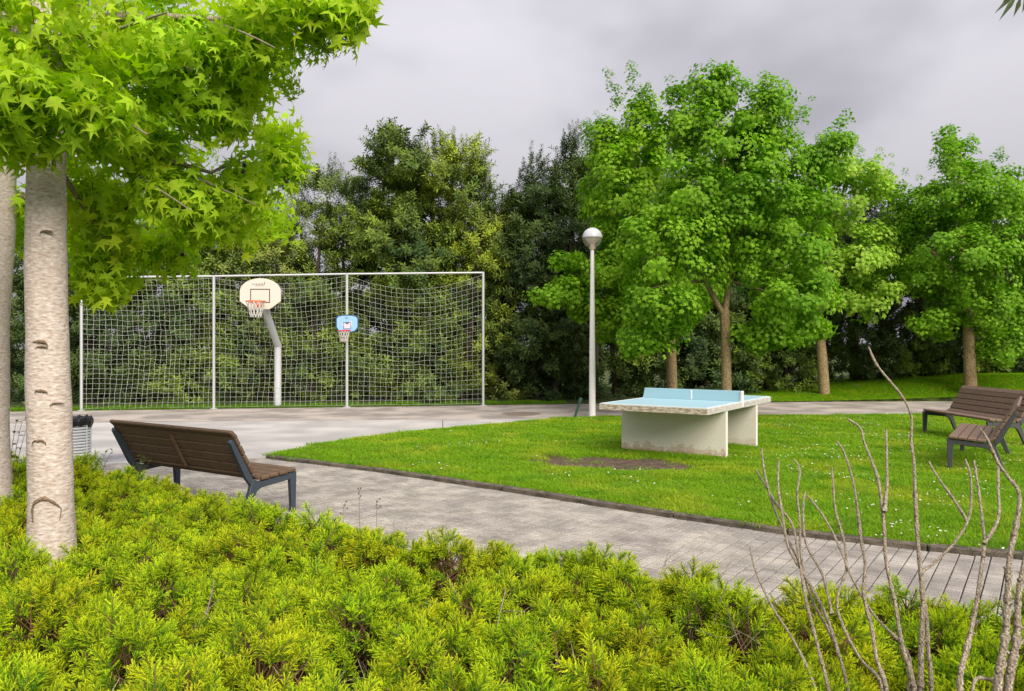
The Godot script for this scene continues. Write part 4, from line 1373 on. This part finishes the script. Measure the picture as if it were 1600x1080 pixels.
func build_benches() -> void:
	make_bench(Vector3(-2.75, 0.0, -7.52), -0.576, M.old_timber, M.slate_metal, "dark brown slatted bench seen from behind at the juniper bed edge")
	make_bench(Vector3(5.775, 0.035, -9.98), 0.968, M.worn_timber, M.grey_metal, "nearer of the two worn benches on the lawn, seen end-on")
	make_bench(Vector3(7.04, 0.035, -12.22), PI * 0.5, M.worn_timber, M.grey_metal, "farther of the two worn benches on the lawn, with greenish top slats")

# ------------------------------------------------------------------ bin and stake
func build_bin_and_stake() -> void:
	var d := 9.0
	var base := Vector3(P(113, 0, d).x, 0, -d)
	var t := thing("litter_bin", base, "round slotted metal litter bin with black bag behind the pale trunk", "litter bin")
	var mb := MB.new()
	mb.lathe(Vector3.ZERO, PackedVector2Array([Vector2(0.001, 0.03), Vector2(0.182, 0.03), Vector2(0.182, 0.62), Vector2(0.16, 0.62)]), 28)
	part("inner_drum", mb, M.bin_dark, t)
	for i in 17:
		mb = MB.new()
		var y := 0.035 + i * 0.034
		mb.lathe(Vector3.ZERO, PackedVector2Array([Vector2(0.186, y), Vector2(0.197, y + 0.003), Vector2(0.199, y + 0.014), Vector2(0.197, y + 0.025), Vector2(0.186, y + 0.028)]), 32)
		part("slat_ring", mb, M.bin_metal, t)
	for k in 4:
		mb = MB.new()
		var a := TAU * k / 4.0 + 0.25
		mb.tube(PackedVector3Array([Vector3(cos(a) * 0.203, 0.0, sin(a) * 0.203), Vector3(cos(a) * 0.203, 0.62, sin(a) * 0.203)]), PackedFloat32Array([0.008, 0.008]), 6)
		part("upright", mb, M.bin_metal, t)
	mb = MB.new()
	var seg := 40
	var prof := [Vector2(0.204, 0.585), Vector2(0.213, 0.60), Vector2(0.216, 0.64), Vector2(0.210, 0.672), Vector2(0.196, 0.684), Vector2(0.180, 0.66), Vector2(0.172, 0.50)]
	for i in prof.size() - 1:
		for s in seg:
			var q := []
			for k in [[s, i], [s + 1, i], [s + 1, i + 1], [s, i + 1]]:
				var a: float = TAU * (k[0] % seg) / seg
				var f := 0.011 * wob.get_noise_3d(cos(a) * 22.0, prof[k[1]].y * 60.0, sin(a) * 22.0) + 0.006 * sin(a * 13.0 + k[1])
				q.append(Vector3(cos(a), 0, -sin(a)) * (prof[k[1]].x + f) + Vector3.UP * (prof[k[1]].y + f * 1.4 - (0.03 * maxf(0.0, sin(a * 3.0 + 1.0)) if k[1] == 0 else 0.0)))
			mb.quad(q[0], q[1], q[2], q[3])
	part("bag", mb, M.bag_black, t)
	# leaning green stake beside the lamp
	d = 15.75
	base = Vector3(P(897, 0, d).x, 0.0, -d)
	t = thing("green_stake", base, "short dark green stake leaning at the lawn edge beside the lamp", "stake")
	mb = MB.new()
	var tip := P(908, 622, d)
	var dir := (tip - base).normalized()
	mb.tube(PackedVector3Array([base - dir * 0.12, base + dir * 0.40]), PackedFloat32Array([0.026, 0.026]), 6)
	part("stem", mb, M.stake_green, t, true)
	mb = MB.new()
	mb.tube(PackedVector3Array([base + dir * 0.385, base + dir * 0.40, base + dir * 0.455, base + dir * 0.475]), PackedFloat32Array([0.026, 0.04, 0.042, 0.028]), 10)
	part("cap", mb, M.stake_green, t, true)

# ------------------------------------------------------------------ grass and daisies
func scatter(poly: PackedVector2Array, n: int, lo: Vector2, hi: Vector2, keep: Callable) -> Array:
	var out := []
	for i in n:
		var p := Vector2(rng.randf_range(lo.x, hi.x), rng.randf_range(lo.y, hi.y))
		if absf(p.x) > 0.70 * p.y + 1.0: continue
		if not keep.call(p): continue
		if inside(poly, p.x, p.y): out.append(p)
	return out

func kerb_distance(p: Vector2) -> float:
	var best := 1e9
	for i in KERB.size() - 1:
		best = minf(best, p.distance_squared_to(Geometry2D.get_closest_point_to_segment(p, KERB[i], KERB[i + 1])))
	return sqrt(best)

func build_lawn_growth() -> void:
	var tuft := grass_tuft(40, 0.034, 0.085)
	var patch := noise(0.8, 123, 4)
	var spots := scatter(LAWN, 150000, Vector2(-3.4, 4.2), Vector2(12.5, 16.6), func(p): return rng.randf() < minf(1.0, pow(7.0 / p.y, 1.3)) and not (inside(WORN, p.x, p.y) and rng.randf() > 0.03) and kerb_distance(p) > 0.055)
	var where := []
	var tint := PackedColorArray()
	for p in spots:
		var n := patch.get_noise_2d(p.x, p.y)
		var n2 := patch.get_noise_2d(p.x * 2.2 + 50.0, p.y * 2.2)
		var c := Color(0.25, 0.46, 0.016).lerp(Color(0.40, 0.52, 0.03), smoothstep(-0.05, 0.5, n)).lerp(Color(0.16, 0.36, 0.018), smoothstep(0.15, 0.55, n2))
		if rng.randf() < 0.05: c = Color(0.28, 0.27, 0.07)
		tint.append(c * rng.randf_range(0.85, 1.15))
		var k := rng.randf_range(0.7, 1.15) * (1.0 + 0.35 * maxf(0.0, n2)) * (1.25 if p.y > 10.0 else 1.0)
		where.append(Transform3D(Basis(Vector3.UP, rng.randf() * TAU).scaled(Vector3(k * 1.15, k, k * 1.15)), Vector3(p.x, lawn_height(p.x, p.y) - 0.004, -p.y)))
	var g := many("lawn_grass", tuft, M.grass_blade, where, tint, self)
	tag(g, "short green grass of the lawn round the table", "grass", "", "stuff")
	# far lawn
	spots = scatter(FAR_LAWN, 60000, Vector2(4.6, 20.3), Vector2(19, 25.5), func(_p): return true)
	where = []
	tint = PackedColorArray()
	for p in spots:
		var n := patch.get_noise_2d(p.x, p.y)
		tint.append(Color(0.27, 0.50, 0.018).lerp(Color(0.38, 0.54, 0.025), smoothstep(-0.1, 0.5, n)) * rng.randf_range(0.85, 1.15))
		where.append(Transform3D(Basis(Vector3.UP, rng.randf() * TAU).scaled(Vector3(1.6, 1.1, 1.6)), Vector3(p.x, far_height(p.x, p.y) - 0.004, -p.y)))
	g = many("far_lawn_grass", tuft, M.grass_blade, where, tint, self)
	tag(g, "grass of the raised far lawn before the dark hedge", "grass", "", "stuff")
	# rough grass under the net
	where = []
	tint = PackedColorArray()
	for i in 2600:
		var f := rng.randf()
		var a := Vector2(-12.0, 17.5).lerp(Vector2(1.2, 19.9), f) + Vector2(rng.randf_range(-0.2, 0.2), 0.08 + rng.randf() * rng.randf() * 1.1)
		tint.append(Color(0.16, 0.33, 0.014) * rng.randf_range(0.7, 1.2))
		where.append(Transform3D(Basis(Vector3.UP, rng.randf() * TAU).scaled(Vector3.ONE * rng.randf_range(0.9, 1.9) * (0.4 + clampf(patch.get_noise_1d(a.x * 2.0) + 0.5, 0, 1))), Vector3(a.x, 0.008, -a.y)))
	g = many("verge_grass", tuft, M.grass_blade, where, tint, self)
	tag(g, "rough grass at the foot of the ball net", "grass", "", "stuff")
	# daisies
	var mb := MB.new()
	mb.col = Color(0.12, 0.25, 0.05)
	mb.tube(PackedVector3Array([Vector3(0, -0.05, 0), Vector3.ZERO]), PackedFloat32Array([0.001, 0.001]), 3, false)
	mb.col = Color.WHITE
	for i in 9:
		var a := TAU * i / 9
		var e := Vector3(cos(a), 0.18, sin(a)) * 0.013
		var s := Vector3(-sin(a), 0, cos(a)) * 0.0042
		mb.flat(Vector3.ZERO, e + s, e - s)
	mb.col = Color(0.9, 0.6, 0.05)
	mb.lathe(Vector3(0, 0.0005, 0), PackedVector2Array([Vector2(0.0045, 0), Vector2(0.003, 0.0025), Vector2(0.0003, 0.003)]), 6)
	var clumps := noise(0.7, 222, 3)
	spots = scatter(LAWN, 16000, Vector2(-2.5, 5.0), Vector2(12.5, 16.4), func(p): return rng.randf() < smoothstep(-0.05, 0.6, clumps.get_noise_2d(p.x, p.y) + (0.12 if p.x > 3.0 else -0.12)) * 0.75 and not inside(BARE, p.x, p.y))
	spots.append_array(scatter(FAR_LAWN, 3500, Vector2(4.6, 20.3), Vector2(19, 24.5), func(p): return rng.randf() < smoothstep(0.0, 0.6, clumps.get_noise_2d(p.x, p.y)) * 0.8))
	where = []
	tint = PackedColorArray()
	for p in spots:
		tint.append(Color.WHITE)
		var y := far_height(p.x, p.y) + 0.055 if p.y > 20 else lawn_height(p.x, p.y) + rng.randf_range(0.034, 0.05)
		where.append(Transform3D(Basis.from_euler(Vector3(rng.randf_range(-0.4, 0.5), rng.randf() * TAU, rng.randf_range(-0.4, 0.4))).scaled(Vector3.ONE * rng.randf_range(0.42, 0.72)), Vector3(p.x, y, -p.y)))
	g = many("daisies", mb.mesh(), M.petal, where, tint, self)
	tag(g, "tiny white daisies scattered through the lawn grass", "flowers", "", "stuff")

# ------------------------------------------------------------------ juniper bed
func edge_distance(poly: PackedVector2Array, p: Vector2) -> float:
	var best := 1e9
	for i in poly.size():
		best = minf(best, p.distance_to(Geometry2D.get_closest_point_to_segment(p, poly[i], poly[(i + 1) % poly.size()])))
	return best

func build_juniper() -> void:
	var plumes := [
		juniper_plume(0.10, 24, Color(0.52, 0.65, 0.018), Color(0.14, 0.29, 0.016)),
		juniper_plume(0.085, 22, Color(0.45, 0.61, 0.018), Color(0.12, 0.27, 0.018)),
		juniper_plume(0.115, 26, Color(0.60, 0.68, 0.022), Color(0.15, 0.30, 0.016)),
	]
	var hills := noise(0.95, 301, 3)
	var clump := noise(2.6, 302, 3)
	var holes := noise(0.8, 303, 2)
	var lots := [[], [], []]
	var tin := [PackedColorArray(), PackedColorArray(), PackedColorArray()]
	var bare := noise(1.1, 305, 2)
	var gaps := [[Vector2(-0.62, 3.05), 0.13], [Vector2(-0.35, 3.9), 0.16], [Vector2(0.95, 4.2), 0.14], [Vector2(-1.05, 4.5), 0.16], [Vector2(0.25, 3.0), 0.1], [Vector2(-1.5, 3.3), 0.12], [Vector2(0.9, 3.1), 0.13], [Vector2(-0.2, 2.7), 0.09]]
	for i in 120000:
		var p := Vector2(rng.randf_range(-7.0, 4.0), rng.randf_range(1.2, 8.1))
		if absf(p.x) > 0.72 * p.y + 1.2: continue
		if not inside(BED, p.x, p.y): continue
		if p.distance_to(Vector2(-2.577, 4.3)) < 0.16 or p.distance_to(Vector2(-4.03, 6.0)) < 0.12: continue
		if rng.randf() > minf(1.0, pow(4.6 / p.y, 0.7)): continue
		var hole := false
		for q in gaps:
			if p.distance_to(q[0]) < q[1] * rng.randf_range(0.7, 1.3): hole = true
		if hole: continue
		var ed := edge_distance(BED, p)
		var c := clump.get_noise_2d(p.x, p.y)
		if c < -0.07 and rng.randf() < 0.9: continue
		var h := (0.21 + 0.10 * hills.get_noise_2d(p.x, p.y) + 0.34 * c) * clampf(0.35 + ed * 2.2, 0.35, 1.0)
		var low := rng.randf() < 0.22
		if low: h *= rng.randf_range(0.2, 0.75)
		# plumes lean outwards from the clump they belong to
		var gx := clump.get_noise_2d(p.x + 0.05, p.y) - clump.get_noise_2d(p.x - 0.05, p.y)
		var gy := clump.get_noise_2d(p.x, p.y + 0.05) - clump.get_noise_2d(p.x, p.y - 0.05)
		var lean := Vector3(-gx, 0, gy) * 8.0 + Vector3(0.2, 0, 0.15)
		if ed < 0.2: lean += Vector3(0.3, -0.1, -0.3)
		var y := (Vector3.UP * 0.85 + lean.limit_length(0.8) + rdir() * 0.45).normalized()
		if y.y < 0.1: y.y = 0.2
		var k := rng.randf_range(0.65, 1.15)
		var b := up_basis(y, rng.randf() * TAU).scaled(Vector3.ONE * k)
		var w := rng.randi() % 3
		lots[w].append(Transform3D(b, Vector3(p.x, maxf(0.04, h), -p.y)))
		var t := rng.randf_range(0.82, 1.15)
		var hue := hills.get_noise_2d(p.x * 1.7 + 30.0, p.y * 1.7) * 0.22
		tin[w].append(Color(t * (1.0 + hue), t, t))
	var bed := thing("creeping_juniper", Vector3(-0.5, 0.03, -3.5), "golden green creeping juniper filling the foreground bed", "ground cover")
	bed.set_meta("kind", "stuff")
	for k in 3:
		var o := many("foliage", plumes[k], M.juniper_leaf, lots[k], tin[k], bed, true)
		o.set_meta("kind", "stuff")
	# woody stems and dead twigs that show in the gaps
	var mb := MB.new()
	for i in 420:
		var p := Vector2(rng.randf_range(-6.0, 3.5), rng.randf_range(1.4, 7.6))
		if i % 3 == 0:
			var q = gaps[rng.randi() % gaps.size()]
			p = q[0] + Vector2(rng.randf_range(-1, 1), rng.randf_range(-1, 1)) * q[1] * 1.4
		if not inside(BED, p.x, p.y): continue
		var a := Vector3(p.x, 0.03, -p.y)
		var e := rdir()
		e.y = absf(e.y) * 0.5 + 0.15
		var l := rng.randf_range(0.25, 0.5)
		var b := a + e.normalized() * l
		var r := rng.randf_range(0.003, 0.008)
		mb.tube(bez(a, a.lerp(b, 0.5) + rdir() * 0.06, b, 5), taper(r, r * 0.35, 6), 5, false)
		for k in 2:
			var s := a.lerp(b, rng.randf_range(0.4, 0.8))
			mb.tube(bez(s, s + rdir() * 0.06, s + (e + rdir()).normalized() * l * 0.4, 3), taper(r * 0.5, r * 0.2, 4), 4, false)
	var st := part("woody_stems", mb, M.twig_bark, bed, true)
	st.set_meta("kind", "stuff")

# ------------------------------------------------------------------ leafless shrubs
func build_bare_shrubs() -> void:
	# stems as points in the picture with their distance at foot and tip, and radius in mm at the foot
	var groups = [
		["bare_shrub", "slender leafless shrub, leftmost of the bare stems before the path", 1345.0, 2.45, [
			[2.45, 2.9, 8, [1275, 1080], [1245, 1010], [1205, 945], [1180, 890], [1172, 855]],
			[2.45, 2.9, 9, [1295, 1080], [1275, 1000], [1258, 930], [1248, 870], [1238, 820], [1215, 790], [1200, 765], [1182, 735]],
			[2.7, 2.9, 5, [1250, 880], [1225, 830], [1208, 790], [1195, 740], [1190, 700]],
			[2.5, 2.9, 8, [1325, 1080], [1302, 1000], [1268, 935], [1252, 870], [1250, 820], [1246, 770], [1250, 735], [1241, 718]],
			[2.5, 2.85, 7, [1310, 1020], [1290, 960], [1258, 900], [1232, 855], [1222, 800], [1216, 760], [1217, 720]],
			[2.5, 2.9, 6, [1300, 960], [1286, 900], [1260, 850], [1255, 800], [1258, 770]],
		]],
		["bare_shrub", "leafless shrub with the tallest mottled stem reaching above the lawn", 1415.0, 2.3, [
			[2.3, 2.7, 11, [1385, 1080], [1370, 1030], [1362, 980], [1350, 930], [1352, 880], [1345, 840], [1338, 780], [1330, 740], [1318, 705], [1308, 690]],
			[2.3, 2.6, 11, [1428, 1080], [1410, 1010], [1398, 940], [1385, 880], [1382, 830], [1378, 790], [1372, 750], [1362, 720], [1350, 690], [1345, 670], [1325, 655]],
			[2.42, 2.65, 6, [1382, 800], [1386, 760], [1386, 720], [1385, 672]],
			[2.3, 2.55, 12, [1438, 1080], [1440, 1000], [1442, 940], [1437, 880], [1433, 830], [1430, 770], [1428, 720], [1424, 690], [1424, 650], [1410, 620], [1390, 595], [1370, 570], [1357, 542]],
			[2.3, 2.6, 9, [1455, 1080], [1450, 1010], [1448, 960], [1440, 900], [1460, 880], [1490, 850], [1512, 815], [1518, 780], [1516, 740], [1508, 718]],
			[2.5, 2.7, 5, [1512, 815], [1490, 780], [1465, 745], [1452, 722]],
			[2.35, 2.6, 8, [1378, 1075], [1345, 1030], [1320, 985], [1308, 940], [1322, 890], [1320, 850], [1306, 800], [1302, 760], [1300, 730]],
			[2.35, 2.6, 7, [1420, 1080], [1418, 1020], [1365, 960], [1330, 900], [1318, 870], [1300, 830], [1282, 800], [1262, 775]],
		]],
		["bare_shrub", "thick-stemmed leafless shrub cut off by the right picture edge", 1555.0, 2.1, [
			[2.1, 2.5, 12, [1500, 1080], [1512, 1010], [1525, 950], [1532, 900], [1538, 850], [1535, 810], [1530, 770], [1522, 720]],
			[2.25, 2.5, 6, [1538, 850], [1560, 810], [1560, 760], [1560, 720]],
			[2.1, 2.3, 20, [1558, 1085], [1570, 1000], [1575, 930], [1578, 870], [1590, 810], [1592, 770], [1575, 745], [1558, 720], [1545, 690], [1532, 670]],
			[2.1, 2.2, 20, [1575, 1085], [1588, 1000], [1592, 930], [1602, 870], [1612, 800], [1618, 740]],
			[2.1, 2.3, 7, [1520, 1075], [1555, 1060], [1585, 1020], [1600, 1000]],
		]],
	]
	for g in groups:
		var d0: float = g[3]
		var foot := Vector3((g[2] - 800.0) * d0 / 1200.0, 0.02, -d0)
		var t := thing(g[0], foot, g[1], "shrub", "leafless shrubs")
		for q in g[4]:
			var mb := MB.new()
			var c := Curve3D.new()
			var k: int = q.size() - 3
			var ctrl := PackedVector3Array()
			if q[3][1] > 1030:
				var low := P(q[3][0], q[3][1], q[0])
				ctrl.append(Vector3(lerpf(foot.x, low.x, 0.3), -0.03, lerpf(foot.z, low.z, 0.3)))
				ctrl.append(Vector3(lerpf(foot.x, low.x, 0.7), low.y * 0.5, low.z))
			for i in k:
				var f := float(i) / (k - 1)
				ctrl.append(P(q[3 + i][0], q[3 + i][1], lerpf(q[0], q[1], f)))
			for i in ctrl.size():
				var dirv := (ctrl[mini(i + 1, ctrl.size() - 1)] - ctrl[maxi(i - 1, 0)]) * 0.17
				c.add_point(ctrl[i], -dirv, dirv)
			c.bake_interval = 0.012
			var pts := c.get_baked_points()
			var rad := PackedFloat32Array()
			for i in pts.size():
				var f := float(i) / (pts.size() - 1)
				var knob := 1.0 + 0.9 * maxf(0.0, wob.get_noise_3dv(pts[i] * 110.0) - 0.05)
				rad.append(lerpf(q[2] * 0.001, 0.0032, pow(f, 0.8)) * 0.95 * knob)
			mb.tube(pts, rad, 8, true, wob, 0.2)
			# buds and spurs
			for i in range(8, pts.size() - 3, 7):
				if rng.randf() < 0.5:
					var e := (rdir() + Vector3.UP * 0.6).normalized()
					mb.tube(PackedVector3Array([pts[i], pts[i] + e * rad[i] * 1.6, pts[i] + e * (rad[i] + rng.randf_range(0.004, 0.014))]), PackedFloat32Array([rad[i] * 0.5, rad[i] * 0.45, 0.0006]), 5, true)
			part("stem", mb, M.twig_bark, t, true)

# ------------------------------------------------------------------ small weeds, overhanging branch
func build_weeds() -> void:
	M.dry_stalk = mat("dry_stalk", lin(0.20, 0.15, 0.10), 0.9)
	for q in [[[561, 765], 815, 5.7, "thin dry weed stalk with dark seed heads at the path edge"], [[536, 790], 812, 5.6, "short dry weed stalk left of the taller seed-headed one"], [[588, 782], 822, 5.6, "short dry weed stalk right of the taller seed-headed one"]]:
		var tip := P(q[0][0], q[0][1], q[2])
		var foot := Vector3(tip.x + 0.01, 0.0, tip.z)
		var t := thing("dry_weed", foot, q[3], "weed", "dry weeds")
		var mb := MB.new()
		mb.tube(bez(foot, Vector3(tip.x, tip.y * 0.5, tip.z), tip, 6), taper(0.0028, 0.0014, 7), 5)
		part("stalk", mb, M.dry_stalk, t, true)
		mb = MB.new()
		for k in 4:
			var a := tip - Vector3(0, k * 0.022, 0)
			var b := a + Vector3(rng.randf_range(-0.035, 0.035), rng.randf_range(0.005, 0.03), rng.randf_range(-0.02, 0.02))
			mb.tube(PackedVector3Array([a, b]), PackedFloat32Array([0.0012, 0.001]), 4)
			mb.lathe(b, PackedVector2Array([Vector2(0.0005, -0.006), Vector2(0.0065, 0), Vector2(0.0005, 0.008)]), 6)
		part("seed_head", mb, M.dark_bark, t, true)
	# leafy weeds by the dark bench
	for q in [[[222, 712], 6.9, 0.30, "dark leafy weed growing up against the rear of the dark bench"], [[165, 708], 7.9, 0.26, "single pale weed sprig beside the litter bin"], [[25, 660], 6.2, 0.6, "thin leafy sapling shoot between the two pale trunks"]]:
		var tip := P(q[0][0], q[0][1], q[1])
		var foot := Vector3(tip.x - 0.08, 0.02, tip.z)
		var t := thing("leafy_weed", foot, q[3], "weed", "leafy weeds")
		for k in 3:
			var mb := MB.new()
			var e := tip + Vector3(rng.randf_range(-0.12, 0.12), rng.randf_range(-0.12, 0.03), rng.randf_range(-0.08, 0.08)) * (0.0 if k == 0 else 1.0)
			var pts := bez(foot, foot.lerp(e, 0.5) + Vector3(-0.03, 0.08, 0), e, 8)
			mb.col = Color(0.25, 0.18, 0.08)
			mb.tube(pts, taper(0.004, 0.0015, 9), 5)
			part("stem", mb, M.juniper_leaf, t, true)
			mb = MB.new()
			for i in 14:
				var p := pts[2 + i % 7]
				var f := rdir()
				f.y = absf(f.y) * 0.6
				mb.col = Color(0.10, 0.19, 0.03) * rng.randf_range(0.6, 1.4)
				blade_leaf(mb, p, f.normalized(), Vector3.UP, 0.05, 0.026)
			part("leaves", mb, M.maple_leaf, t, true)
	# tree beyond the right edge whose branch tip hangs into the picture
	var base := Vector3(4.9, 0.0, -4.3)
	var t2 := thing("overhanging_tree", base, "branch tip with narrow dark leaves hanging in at the top right corner", "tree")
	limb(t2, M.dark_bark, base - Vector3(0, 0.1, 0), Vector3(4.8, 4.2, -4.3), 0.12, 0.07, 0.0, "trunk")
	limb(t2, M.dark_bark, Vector3(4.8, 3.6, -4.3), P(1592, -14, 4.2), 0.04, 0.004, 0.08)
	var lm := MB.new()
	for q in [[1592, -14, 1558, 14], [1592, -12, 1566, 26], [1596, -8, 1588, 22], [1605, -14, 1602, 16], [1590, -16, 1570, -2], [1612, -20, 1618, 12], [1625, -22, 1640, 8], [1640, -30, 1625, -4]]:
		var a := P(q[0], q[1], 4.2)
		var b := P(q[2], q[3], 4.15)
		lm.col = Color(0.05, 0.075, 0.02) * rng.randf_range(0.8, 1.3)
		blade_leaf(lm, a, (b - a).normalized(), Vector3(0.2, 0.6, 0.7), a.distance_to(b), 0.026)
	part("crown", lm, M.laurel_leaf, t2, true)
